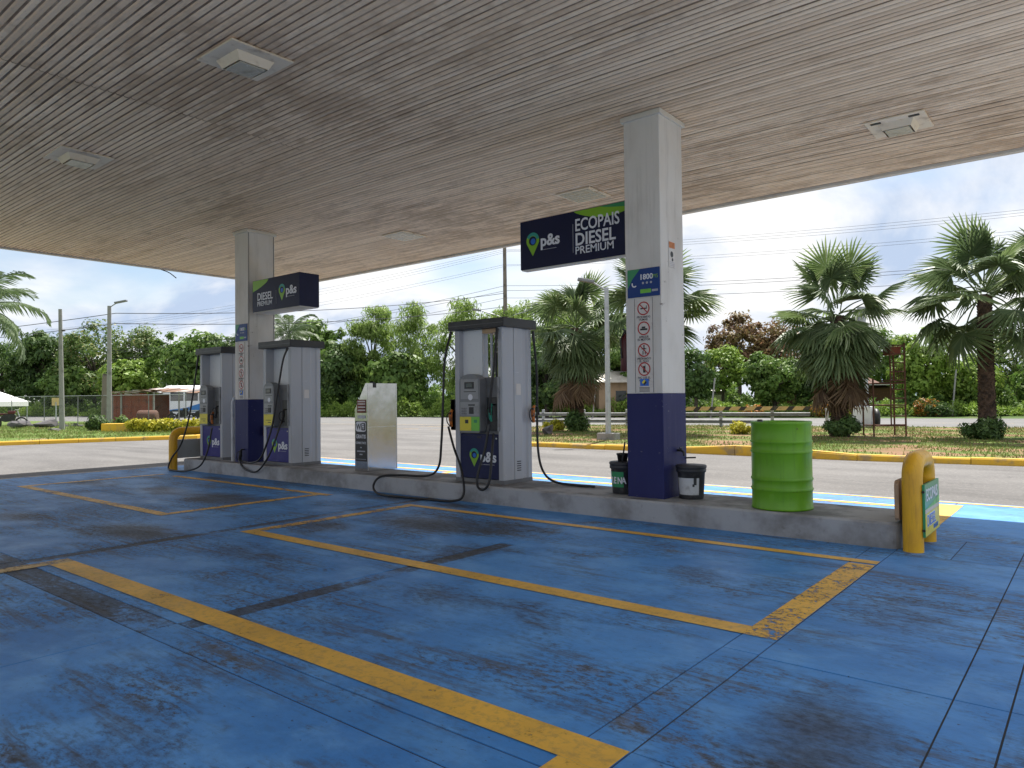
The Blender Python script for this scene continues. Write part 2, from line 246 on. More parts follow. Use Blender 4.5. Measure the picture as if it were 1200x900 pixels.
M['stickerstrip'] = worn('sticker_paper', (0.66, 0.62, 0.58), (0.5, 0.45, 0.42), 0.5, 8, bump=0); M['signred'] = Mat('warning_red', (0.42, 0.02, 0.02), 0.5).m; M['ink'] = Mat('black_ink', (0.02, 0.02, 0.022), 0.5).m
M['lens'] = worn('lamp_lens', (0.52, 0.48, 0.38), (0.34, 0.30, 0.23), 0.25, 6, bump=0); M['lampcase'] = worn('lamp_casing', (0.78, 0.66, 0.50), (0.46, 0.34, 0.23), 0.5, 5, (0.5, 0.75), bump=0)
M['sunboard'] = worn('hazard_board_tan', (0.62, 0.44, 0.19), (0.46, 0.32, 0.15), 0.6, 4.0, bump=0); M['hazblack'] = worn('hazard_black', (0.04, 0.035, 0.03), (0.1, 0.08, 0.05), 0.6, 4.0, bump=0)
M['extred'] = worn('extinguisher_red', (0.09, 0.008, 0.01), (0.1, 0.01, 0.01), 0.35, 8, bump=0); M['pvc'] = worn('pvc_pipe', (0.55, 0.56, 0.58), (0.4, 0.4, 0.4), 0.5, 4, bump=0)
def stainless():
    m = Mat('stainless_sheet', (0.66, 0.66, 0.65), 0.16, 1.0); p = m.obj()
    f = m.noise(p, (3.5, 3.5, 2.2), 2, 0.5); g = m.noise(p, (2, 2, 60), 3); m.rough(g, 0.10, 0.20); m.bump(f, 0.16, 0.03)
    m.color(m.mix(m.step(m.noise(p, (9, 9, 9), 5), 0.5, 0.75), (0.40, 0.405, 0.41), (0.34, 0.34, 0.34))); return m.m
M['stainless'] = stainless()
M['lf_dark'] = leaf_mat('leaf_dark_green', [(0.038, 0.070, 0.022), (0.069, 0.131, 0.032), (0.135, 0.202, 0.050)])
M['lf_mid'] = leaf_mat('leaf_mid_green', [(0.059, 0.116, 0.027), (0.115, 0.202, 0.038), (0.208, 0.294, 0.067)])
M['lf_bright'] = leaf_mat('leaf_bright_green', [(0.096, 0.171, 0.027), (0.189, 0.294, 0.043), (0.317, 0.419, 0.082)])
M['lf_flower'] = leaf_mat('leaf_with_pale_blossom', [(0.05, 0.10, 0.022), (0.08, 0.14, 0.03), (0.12, 0.19, 0.045), (0.13, 0.20, 0.05), (0.36, 0.33, 0.13)])
M['lf_red'] = leaf_mat('leaf_russet', [(0.096, 0.046, 0.032), (0.171, 0.093, 0.050), (0.189, 0.155, 0.050), (0.263, 0.124, 0.082)])
M['lf_croton'] = leaf_mat('leaf_croton_yellow', [(0.10, 0.14, 0.02), (0.45, 0.42, 0.03), (0.62, 0.55, 0.06)])
M['lf_orange'] = leaf_mat('leaf_orange_flowers', [(0.06, 0.12, 0.02), (0.10, 0.16, 0.03), (0.50, 0.16, 0.03), (0.55, 0.33, 0.04)])
M['lf_palm'] = leaf_mat('palm_leaf', [(0.072, 0.111, 0.046), (0.111, 0.163, 0.072), (0.169, 0.215, 0.104)], 0.3, 0.48)
M['lf_palmpale'] = leaf_mat('palm_leaf_pale', [(0.111, 0.169, 0.058), (0.169, 0.234, 0.091), (0.260, 0.299, 0.156)], 0.4, 0.48)
M['lf_dead'] = leaf_mat('palm_leaf_dead', [(0.09, 0.055, 0.035), (0.15, 0.10, 0.06), (0.20, 0.14, 0.09)], 0.2, 0.8)
M['lf_feather'] = leaf_mat('leaf_feathery_pale', [(0.13, 0.20, 0.045), (0.21, 0.31, 0.07), (0.32, 0.41, 0.14)], .5)
M['lf_grass'] = leaf_mat('grass_blade', [(0.09, 0.16, 0.03), (0.16, 0.22, 0.05), (0.30, 0.24, 0.12)], 0.3, 0.7)
M['lf_dry'] = leaf_mat('dry_grass_blade', [(0.10, 0.17, 0.035), (0.15, 0.20, 0.05), (0.27, 0.17, 0.09)], 0.3, 0.8)

# ------------------------------------------------------------------ mesh helpers
class MB:
    def __init__(s): s.v = []; s.f = []; s.sm = []
    def add(s, vs, fs, smooth=False):
        o = len(s.v); s.v += [tuple(v) for v in vs]; s.f += [tuple(i+o for i in f) for f in fs]; s.sm += [smooth]*len(fs); return s
    def box(s, x0, x1, y0, y1, z0, z1):
        return s.add([(x0, y0, z0), (x1, y0, z0), (x1, y1, z0), (x0, y1, z0), (x0, y0, z1), (x1, y0, z1), (x1, y1, z1), (x0, y1, z1)],
                     [(0, 3, 2, 1), (4, 5, 6, 7), (0, 1, 5, 4), (1, 2, 6, 5), (2, 3, 7, 6), (3, 0, 4, 7)])
    def cbox(s, x0, x1, y0, y1, z0, z1, c):
        """box with all edges chamfered by c"""
        bm = bmesh.new(); bmesh.ops.create_cube(bm, size=1)
        for v in bm.verts: v.co = Vector(((x0+x1)/2+v.co.x*(x1-x0), (y0+y1)/2+v.co.y*(y1-y0), (z0+z1)/2+v.co.z*(z1-z0)))
        bmesh.ops.bevel(bm, geom=list(bm.edges), offset=c, segments=2, profile=0.6, affect='EDGES')
        bm.verts.index_update(); s.add([v.co[:] for v in bm.verts], [tuple(v.index for v in f.verts) for f in bm.faces]); bm.free(); return s
    def prism(s, pts, a, b, axis='y'):
        """polygon pts (p,q) extruded along axis from a to b"""
        mk = {'y': lambda p, t: (p[0], t, p[1]), 'x': lambda p, t: (t, p[0], p[1]), 'z': lambda p, t: (p[0], p[1], t)}[axis]
        n = len(pts); vs = [mk(p, a) for p in pts]+[mk(p, b) for p in pts]
        fs = [tuple(range(n)), tuple(range(2*n-1, n-1, -1))]+[(i, n+i, n+(i+1) % n, (i+1) % n) for i in range(n)]
        return s.add(vs, fs)
    def tube(s, path, r, seg=8, caps=True):
        P = [Vector(p) for p in path]; n = len(P); rs = r if isinstance(r, (list, tuple)) else [r]*n
        vs = []; fs = []; t0 = (P[1]-P[0]).normalized(); ref = Vector((0, 0, 1)) if abs(t0.z) < 0.9 else Vector((1, 0, 0))
        nrm = t0.cross(ref).normalized()
        for i in range(n):
            t = (P[min(i+1, n-1)]-P[max(i-1, 0)]).normalized(); nrm = (nrm-t*nrm.dot(t)).normalized(); b = t.cross(nrm)
            for k in range(seg):
                a = 2*math.pi*k/seg; vs.append(P[i]+(nrm*math.cos(a)+b*math.sin(a))*rs[i])
        for i in range(n-1):
            for k in range(seg): fs.append((i*seg+k, i*seg+(k+1) % seg, (i+1)*seg+(k+1) % seg, (i+1)*seg+k))
        s.add(vs, fs, True)
        if caps: s.add(vs[:seg], [tuple(range(seg-1, -1, -1))]); s.add(vs[-seg:], [tuple(range(seg))])
        return s
    def lathe(s, prof, seg=32, c=(0, 0, 0)):
        vs = [(c[0]+r*math.cos(2*math.pi*k/seg), c[1]+r*math.sin(2*math.pi*k/seg), c[2]+z) for r, z in prof for k in range(seg)]
        fs = [(i*seg+k, i*seg+(k+1) % seg, (i+1)*seg+(k+1) % seg, (i+1)*seg+k) for i in range(len(prof)-1) for k in range(seg)]
        return s.add(vs, fs, True)
    def disc(s, cx, cz, r, y, seg=28, r0=0.0, ax='y', a0=0, a1=2*math.pi):
        mk = (lambda p, q: (p, y, q)) if ax == 'y' else (lambda p, q: (y, p, q))
        A = [a0+(a1-a0)*k/seg for k in range(seg+1)]
        if r0 <= 0: return s.add([mk(cx+r*math.cos(a), cz+r*math.sin(a)) for a in A[:-1]], [tuple(range(seg))])
        vs = [mk(cx+q*math.cos(a), cz+q*math.sin(a)) for a in A for q in (r0, r)]
        return s.add(vs, [(2*k, 2*k+1, 2*k+3, 2*k+2) for k in range(seg)])
    def poly(s, pts): return s.add(pts, [tuple(range(len(pts)))])
    def mesh(s, name, mat):
        me = bpy.data.meshes.new(name); me.from_pydata(s.v, [], s.f); me.polygons.foreach_set('use_smooth', s.sm)
        if mat is not None: me.materials.append(M[mat] if isinstance(mat, str) else mat)
        me.update(); return me
    def build(s, name, mat, parent=None, loc=None): return link(name, s.mesh(name, mat), parent, loc)
def link(name, me, parent=None, loc=None):
    o = bpy.data.objects.new(name, me); COL.objects.link(o)
    if parent: o.parent = parent
    if loc is not None: o.location = loc
    return o
def empty(name, loc=(0, 0, 0), rz=0.0): o = link(name, None, None, loc); o.rotation_euler.z = rz; o.empty_display_size = 0.2; return o
def tag(o, label=None, cat=None, group=None, kind=None):
    for k, v in (('label', label), ('category', cat), ('group', group), ('kind', kind)):
        if v: o[k] = v
    return o
def copy_tree(o, parent=None):
    c = o.copy(); COL.objects.link(c); c.parent = parent
    for ch in list(o.children): copy_tree(ch, c)
    return c
def crom(pts, n=8):
    P = [Vector(p) for p in pts]; out = []; P = [2*P[0]-P[1]]+P+[2*P[-1]-P[-2]]
    for i in range(1, len(P)-2):
        for k in range(n):
            t = k/n; a, b, c, d = P[i-1:i+3]
            out.append(0.5*((2*b)+(c-a)*t+(2*a-5*b+4*c-d)*t*t+(3*b-a-3*c+d)*t**3))
    out.append(P[-2]); return out
def text(name, body, size, loc, rot, mat, parent, align='LEFT', bold=0.0, ex=0.0012, sx=1.0, shear=0):
    cu = bpy.data.curves.new(name, 'FONT'); cu.body = body; cu.size = size; cu.align_x = align; cu.offset = bold*size; cu.extrude = ex; cu.resolution_u = 3; cu.shear = shear
    t = bpy.data.objects.new(name, cu); me = bpy.data.meshes.new_from_object(t); bpy.data.objects.remove(t); bpy.data.curves.remove(cu)
    me.materials.append(M[mat]); o = link(name, me, parent, loc); o.rotation_euler = rot; o.scale.x = sx; return o
FRONT = (math.pi/2, 0, 0); SIDE = (math.pi/2, 0, math.pi/2)

def np_mesh(name, V, F, mat, smooth=False):
    me = bpy.data.meshes.new(name); V = np.asarray(V, np.float32); F = np.asarray(F, np.int32); k = F.shape[1]
    me.vertices.add(len(V)); me.vertices.foreach_set('co', V.ravel())
    me.loops.add(F.size); me.loops.foreach_set('vertex_index', F.ravel())
    me.polygons.add(len(F)); me.polygons.foreach_set('loop_start', np.arange(0, F.size, k, dtype=np.int32)); me.polygons.foreach_set('loop_total', np.full(len(F), k, np.int32))
    me.materials.append(M[mat]); me.update(calc_edges=True); return me
def unit(a): return a/np.maximum(np.linalg.norm(a, axis=-1, keepdims=True), 1e-9)
def leaf_quads(P, D, Nn, L, Wd):
    """leaf blades: base P, direction D, normal Nn, length L, width Wd"""
    n = len(P); D = unit(D); B = unit(np.cross(D, Nn)); Nn = np.cross(B, D); L = L[:, None]; Wd = Wd[:, None]
    V = np.empty((n, 4, 3)); V[:, 0] = P; V[:, 1] = P+D*L*0.45+B*Wd*0.5+Nn*Wd*0.14; V[:, 2] = P+D*L-Nn*L*0.10; V[:, 3] = P+D*L*0.45-B*Wd*0.5+Nn*Wd*0.14
    return V.reshape(-1, 3), np.arange(4*n).reshape(n, 4)
def crown_mesh(name, mat, rad, nclump, nleaf, leaf, seed, clump=0.34, aspect=0.55, droop=0.2, zsq=0.75, hollow=0.5):
    g = np.random.default_rng(seed); rad = np.array(rad, float)
    d = unit(g.normal(size=(nclump, 3))); rr = hollow+(1-hollow)*g.random(nclump)**0.7
    C = d*rr[:, None]*rad*(1-clump*0.5); C[:, 2] = np.where(C[:, 2] < -rad[2]*0.6, -rad[2]*0.5*g.random(nclump), C[:, 2])
    cr = clump*rad.mean()*(0.55+0.75*g.random(nclump))
    idx = g.integers(0, nclump, nleaf); u = unit(g.normal(size=(nleaf, 3))); q = g.random(nleaf)**0.4
    P = C[idx]+u*(q*cr[idx])[:, None]*np.array([1, 1, zsq])
    out = unit(u+0.5*unit(C[idx]+1e-6)+np.array([0, 0, 0.35])+0.5*g.normal(size=(nleaf, 3)))
    D = unit(np.cross(out, g.normal(size=(nleaf, 3)))+np.array([0, 0, -droop])); L = leaf*(0.6+0.8*g.random(nleaf))
    V, F = leaf_quads(P, D, out, L, L*aspect); return np_mesh(name, V, F, mat), C

# ================================================================== SETTING
def sheet(name, pts, z, mat, kind='structure'):
    return tag(MB().poly([(x, y, z) for x, y in pts]).build(name, mat), kind=kind)
sheet('terrain', [(-1800, -1800), (1800, -1800), (1800, 1800), (-1800, 1800)], -0.07, 'terrain')
ynear = lambda x: 32.5+0.22*(x+5); yfar = lambda x: 47.6+0.22*(x+7)
sheet('apron', [(-45, -40), (40, -40), (40, 42), (-20, ynear(-20)+4), (-45, ynear(-45)+4)], -0.012, 'asphalt')
sheet('main_road', [(-190, ynear(-190)), (150, ynear(150)), (150, yfar(150)), (-190, yfar(-190))], -0.006, 'road')
dv = Vector((1, 0.22, 0)).normalized(); nv = Vector((-dv.y, dv.x, 0))
def road_stripe(off, w, a, b, mat, z=-0.002):
    o = Vector((-5, 32.5, z)); p = [o+dv*a+nv*off, o+dv*b+nv*off, o+dv*b+nv*(off+w), o+dv*a+nv*(off+w)]
    ob = MB().poly([tuple(q) for q in p]).build('road_marking', mat); tag(ob, kind='structure'); return ob
road_stripe(0.6, 0.14, -150, 90, 'yfaint')
for i in range(-14, 8): road_stripe(7.2, 0.14, i*9.0, i*9.0+3.5, 'yfaint')
for (x0, y0, x1, y1) in ((-27.6, 23.0, -25.2, 23.7), (-24.0, 23.2, -20.6, 24.3), (-27.5, 26.0, -21, 27.4)):
    d = Vector((x1-x0, y1-y0, 0)).normalized(); n_ = Vector((-d.y, d.x, 0))*0.08
    tag(MB().poly([(x0-n_.x, y0-n_.y, -0.008), (x1-n_.x, y1-n_.y, -0.008), (x1+n_.x, y1+n_.y, -0.008), (x0+n_.x, y0+n_.y, -0.008)]).build('road_marking', 'yfaint'), kind='structure')

# forecourt slabs: every pour its own piece with a recessed joint
FC = tag(empty('forecourt'), kind='structure'); G = 0.0042
def slab(x0, x1, y0, y1, mat='slab', dz=0.0):
    c = 0.0015; x0 += G; x1 -= G; y0 += G; y1 -= G; zt = dz
    V = [(x0, y0, -.06), (x1, y0, -.06), (x1, y1, -.06), (x0, y1, -.06), (x0, y0, zt-c), (x1, y0, zt-c), (x1, y1, zt-c), (x0, y1, zt-c), (x0+c, y0+c, zt), (x1-c, y0+c, zt), (x1-c, y1-c, zt), (x0+c, y1-c, zt)]
    F = [(8, 9, 10, 11)]+[(a, (a+1) % 4, 4+(a+1) % 4, 4+a) for a in range(4)]+[(4+a, 4+(a+1) % 4, 8+(a+1) % 4, 8+a) for a in range(4)]
    return MB().add(V, F).build('slab', mat, FC)
YB = [-12, -8, -4, -1.1, 1.91]
for a, b in ((-15.6, -12.5), (-12.5, -9.85), (-9.85, -7.12), (-7.12, -4.42), (-4.42, -1.42)):
    for c, d in zip(YB, YB[1:]): slab(a, b, c, d, 'slab' if d > -1.2 else 'warm', -0.002 if d > 1.5 else 0.0)  # unseen slabs behind the viewpoint, warm tone set to bounce onto the ceiling
for a, b in ((-15.6, -12.5), (-12.5, -9.85), (-9.85, -7.27)):
    slab(a, b, 1.91, 2.15, 'tar' if b > -8 else 'strip'); slab(a, b, 2.15, 4.6); slab(a, b, 4.6, 7.9 if b < -14 else 7.3)
slab(-7.27, -7.12, 2.13, 7.3, 'tar', -0.002)
slab(-7.27, -4.42, 1.91, 2.13, 'tar', -0.002); slab(-4.42, -1.62, 1.91, 2.13, 'strip', -0.001)
slab(-7.12, -4.42, 2.13, 7.3); slab(-4.42, -4.25, 2.13, 5.2, 'tar', -0.002); slab(-4.42, -4.25, 5.2, 7.3, 'strip', -0.001); slab(-4.25, -1.62, 2.13, 7.3)
slab(-1.62, -1.42, 1.91, 3.75, 'strip'); slab(-1.62, -1.42, 3.75, 7.3, 'slab')
for c, d in zip([-12, -8, -4, -1.1, 2.43, 3.72, 6.84, 7.75, 10.6], [-8, -4, -1.1, 2.43, 3.72, 6.84, 7.75, 10.6]):
    if d == 7.75: slab(-1.42, -.99, c, d); slab(-.99, -.54, c, d)
    else: slab(-1.42, -.54, c, d, 'strip' if d == 3.72 else 'slab', -0.002 if d == 3.72 else 0)
    slab(-.54, -.33, c, d, 'strip'); slab(-.33, 2.4, c, d); slab(2.4, 5.4, c, d, 'plain'); slab(5.4, 8.4, c, d, 'plain')  # unseen side slabs made pale to bounce light under the canopy
for a, b in ((-15.6, -12.5), (-12.5, -9.85), (-9.85, -7.12), (-7.12, -4.25), (-4.25, -1.42)): slab(a, b, 7.3, 10.6)
sheet('slab_bed', [(-15.6, -12), (8.4, -12), (8.4, 10.6), (-15.6, 10.6)], -0.0055, 'bed')
def line(x0, x1, y0, y1, mat='yline', z=0.004):
    return tag(MB().poly([(x0, y0, z), (x1, y0, z), (x1, y1, z), (x0, y1, z)]).build('floor_marking', mat), kind='structure')
line(-6.849, -1.42, 2.23, 2.42); line(-1.62, -1.42, 1.2, 2.229); line(-7.02, -6.85, -1.0, 2.42, 'yfaint')
line(-6.98, -1.62, 4.02, 4.18); line(-1.62, -1.42, 4.02, 6.25, 'yworn'); line(-6.98, -6.83, 4.181, 6.31, 'yworn'); line(-7.0, -1.42, 6.30, 6.42)
line(-13.72, -8.75, 4.02, 4.17, 'yworn'); line(-8.9, -8.75, 4.171, 6.28, 'yworn'); line(-13.3, -8.6, 6.29, 6.42, 'yworn'); line(-13.87, -13.73, 4.02, 6.4, 'yworn')
line(-15.52, -15.40, -6, 8.6, 'yfaint'); line(-15.3, 6, 10.42, 10.52); line(-14.5, -1.62, 9.72, 9.86); line(-1.62, -1.33, 8.4, 10.25); line(-9.5, -9.36, 8.6, 9.7)

# raised pump island
IX0, IX1, IY0, IY1, IZ = -14.35, -1.40, 7.02, 7.92, 0.23
def rrect(x0, x1, y0, y1, r, n=6):
    out = []
    for cx, cy, a in ((x1-r, y0+r, -90), (x1-r, y1-r, 0), (x0+r, y1-r, 90), (x0+r, y0+r, 180)):
        for k in range(n+1): t = math.radians(a+90*k/n); out.append((cx+r*math.cos(t), cy+r*math.sin(t)))
    return out
isl = tag(empty('pump_island', (0, 0, 0)), kind='structure')
b = MB(); o1 = rrect(IX0, IX1, IY0, IY1, 0.10); o2 = rrect(IX0+.02, IX1-.02, IY0+.02, IY1-.02, 0.085); n_ = len(o1)
b.add([(x, y, -0.02) for x, y in o1]+[(x, y, IZ-.02) for x, y in o1]+[(x, y, IZ) for x, y in o2], [(i, (i+1) % n_, n_+(i+1) % n_, n_+i) for i in range(n_)]+[(n_+i, n_+(i+1) % n_, 2*n_+(i+1) % n_, 2*n_+i) for i in range(n_)]); b.build('kerb_face', 'island', isl)
MB().poly([(x, y, IZ) for x, y in o2]).build('top', 'islandtop', isl)

# kerbs, verges
def kerb_line(name, pts, h0=0.13, raise_fn=None, w=0.16):
    root = tag(empty(name), kind='structure'); P = [Vector((x, y, 0)) for x, y in pts]
    for i in range(len(P)-1):
        L = (P[i+1]-P[i]).length; n = max(1, round(L/1.15))
        for k in range(n):
            a = P[i].lerp(P[i+1], k/n); c = P[i].lerp(P[i+1], (k+1)/n); d = (c-a).normalized(); nn = Vector((-d.y, d.x, 0)); a = a+d*.006; c = c-d*.006
            ha = hb = h0+random.uniform(-.015, .012)
            if raise_fn: ha += raise_fn(a); hb += raise_fn(c)
            j = random.uniform(-.012, .012)
            prof = lambda h: [(j, -.05), (j+.012, h*.75), (j+.035, h), (w-.02, h+.004), (w, h-.02), (w, -.05)]
            vs = [tuple(a+nn*q+Vector((0, 0, z))) for q, z in prof(ha)]+[tuple(c+nn*q+Vector((0, 0, z))) for q, z in prof(hb)]
            MB().add(vs, [(q, q+1, 7+q, 6+q) for q in range(5)]+[(5, 4, 3, 2, 1, 0), (6, 7, 8, 9, 10, 11)]).build('kerb_stone', 'kerb', root)
    return root
med_front = [(-17.5, 19.6), (-16.6, 17.7), (-15.0, 16.7), (-12.5, 16.35), (-8.0, 16.35), (-4.0, 16.25), (-1.0, 16.6), (3, 16.9), (14, 17.2)]
def raised(p): return 0.08*max(0, min(1, (p.x+7.7)/0.5))*max(0, min(1, (-3.9-p.x)/0.8))
kerb_line('yellow_kerb', med_front, 0.12, raised)
med = [(x, y+.10) for x, y in med_front]+[(14, ynear(14)-.3), (-20.5, ynear(-20.5)-.3), (-19.5, 24)]
sheet('median', med, 0.10, 'median')
ver_k = [(-29.6, -4), (-28.9, 3), (-28.35, 7.7), (-27.4, 11.0), (-26.7, 12.6), (-26.6, 13.6), (-27.4, 15.2), (-30, 18.2), (-36, 21.6)]
kerb_line('yellow_verge_kerb', ver_k, 0.14)
ver = [(x-.10, y) for x, y in ver_k]+[(-40, ynear(-40)-1), (-120, ynear(-120)-.6), (-120, -40), (-30, -40)]
sheet('verge', ver, 0.10, 'verge')

def inside(poly, X, Y):
    r = np.zeros(len(X), bool); n = len(poly)
    for i in range(n):
        (x1, y1), (x2, y2) = poly[i], poly[(i+1) % n]
        if y1 == y2: continue
        c = ((y1 > Y) != (y2 > Y)) & (X < (x2-x1)*(Y-y1)/(y2-y1)+x1); r ^= c
    return r
def grass(name, poly, bb, n, mat, seed, h=0.07, z=0.10):
    g = np.random.default_rng(seed); X = g.uniform(bb[0], bb[1], n); Y = g.uniform(bb[2], bb[3], n); k = inside(poly, X, Y)
    cl = np.sin(X*1.7+Y*.6)+np.sin(X*.5-Y*2.1)+g.normal(size=n)*.8; k &= cl > -0.3; X, Y = X[k], Y[k]; m = len(X)
    P = np.stack([X, Y, np.full(m, z-.01)], 1); D = unit(np.stack([g.normal(size=m)*.5, g.normal(size=m)*.5, np.ones(m)], 1)); Nn = unit(np.stack([g.normal(size=m), g.normal(size=m), np.zeros(m)], 1))
    L = h*(0.5+g.random(m)*1.1); V, F = leaf_quads(P, D, Nn, L, np.full(m, 0.022)); return tag(link(name, np_mesh(name, V, F, mat)), kind='stuff')
tag(grass('median_grass', [(x, y+.25) for x, y in med], (-21, 6, 16, 33), 60000, 'lf_dry', 3), 'sparse dry brown and green grass on the palm median', 'grass')
tag(grass('verge_grass', [(x-.2, y) for x, y in ver], (-50, -26, 2, 22), 45000, 'lf_grass', 4, 0.11), 'short green grass on the verge behind the yellow kerb', 'grass')

# ================================================================== CANOPY
H = 4.58; CX0, CX1, CY0, CY1 = -17.45, 0.0, -3.0, 11.65
can = tag(empty('canopy', (0, 0, H)), 'wide service station canopy with dirty cream slatted ceiling', 'canopy')
me_cache = {}
def slat_mesh(L):
    if L not in me_cache:
        pr = [(0.0, .011), (.005, .0045), (.014, 0), (.044, 0), (.053, .0045), (.058, .011)]
        m = MB().add([(0, y, z) for y, z in pr]+[(L, y, z) for y, z in pr], [(i, i+1, 7+i, 6+i) for i in range(5)], False)
        me_cache[L] = m.mesh('slat', 'ceil')
    return me_cache[L]
seam = -7.9; y = CY0+.08; ns = 0
while y < CY1-.16:
    for x0, x1 in (((CX0+.12, seam), (seam+.012, CX1-.12)) if y < 5.4 else ((CX0+.12, CX1-.12),)):
        o = link('slat', slat_mesh(round(x1-x0, 3)), can, (x0, y+random.uniform(-.0015, .0015), random.uniform(-.002, .002))); o.rotation_euler.y = random.uniform(-.0003, .0003)
    y += 0.078
MB().box(CX0+.02, CX1-.02, CY0+.02, CY1-.02, 0.0125, 0.10).build('ceiling_backing', 'ceilback', can)
MB().box(CX0+.02, CX1-.02, CY0+.02, CY1-.02, 0.75, 0.80).build('roof_sheet', 'fascia', can)
for nm, a in (('fascia', (CX0, CX1, CY1-.10, CY1)), ('fascia', (CX0, CX1, CY0, CY0+.06)), ('fascia', (CX0, CX0+.10, CY0+.061, CY1-.101)), ('fascia', (CX1-.10, CX1, CY0+.061, CY1-.101))):
    MB().cbox(*a, -.03, .85, .008).build(nm, 'fascia', can)

def ceiling_light(x, y, label, box=True, g=None, tilt=0.0):
    r = tag(empty('ceiling_light', (x, y, H)), label, 'light', g); r.rotation_euler = (tilt, tilt*.6, 0); s = .315
    MB().cbox(-s, s, -s, s, -.022, -.002, .006).build('frame', 'lampcase', r)
    if box:
        b = MB(); p = [(-.19, -.19), (.19, -.19), (.19, .19), (-.19, .19)]; q = [(k*.78, l*.78) for k, l in p]
        b.add([(a, c, -.022) for a, c in p]+[(a, c, -.095) for a, c in q], [(i, 4+i, 4+(i+1) % 4, (i+1) % 4) for i in range(4)]); b.build('housing', 'lampcase', r)
        MB().cbox(-.13, .13, -.13, .13, -.102, -.09, .004).build('lens', 'lens', r)
    else:
        MB().cbox(-.27, .27, -.27, .27, -.030, -.021, .003).build('lens', 'lens', r)
        for k in range(-2, 3): MB().box(-.26, .26, k*.1-.006, k*.1+.006, -.034, -.0295).build('louvre', 'lampcase', r)
    return r
ceiling_light(-6.18, 3.63, 'square ceiling light with drooping frame and pop-down lens above the wide yellow line', True, None, 0.02)
ceiling_light(-10.29, 3.67, 'square ceiling light with pop-down housing beside the open ceiling seam', True, None, -.012)
l3 = ceiling_light(-1.80, 9.51, 'square ceiling light with two dark louvre grilles above the road-side bay', True)
for s in (-1, 1): MB().box(s*.20-.055, s*.20+.055, -.26, -.215, -.030, -.0215).build('grille', 'ink', l3)
ceiling_light(-6.28, 9.50, 'flush pale ceiling light panel behind the larger hanging sign', False)
ceiling_light(-10.5, 9.54, 'flush pale ceiling light panel behind the smaller hanging sign', False)
b = MB(); b.tube(crom([(CX0+.06, 8.0, -.03), (CX0+.05, 8.2, -.08), (CX0+.1, 8.35, -.20)], 4), .012, 5); b.build('torn_trim', 'black', can)

# ================================================================== COLUMNS
def pin(parent, x, z, s, y, face='y'):
    """map-pin emblem: lime drop, teal crown, blue centre"""
    mk = (lambda p, q, d: (x+p, y-d, z+q)) if face == 'y' else (lambda p, q, d: (y+d, x+p, z+q))
    drop = [(s*.5*math.cos(a), s*.5*math.sin(a)+s*.2) for a in [math.radians(-25+i*(230/22)) for i in range(23)]]+[(0, -s*.78)]
    MB().poly([mk(p, q, .0015) for p, q in drop]).build('emblem_drop', 'lime', parent)
    crown = [(s*.5*math.cos(a), s*.5*math.sin(a)+s*.2) for a in [math.radians(10+i*12) for i in range(13)]]+[(s*.30*math.cos(a), s*.30*math.sin(a)+s*.2) for a in [math.radians(154-i*12) for i in range(13)]]
    MB().poly([mk(p, q, .003) for p, q in crown]).build('emblem_crown', 'teal', parent)
    MB().poly([mk(s*.29*math.cos(a), s*.29*math.sin(a)+s*.18, .0045) for a in [math.radians(i*18) for i in range(20)]]).build('emblem_eye', 'signnavy', parent)
    MB().poly([mk(s*.19*math.cos(a)+s*.04, s*.19*math.sin(a)+s*.14, .006) for a in [math.radians(i*18) for i in range(20)]]).build('emblem_core', 'blue', parent)
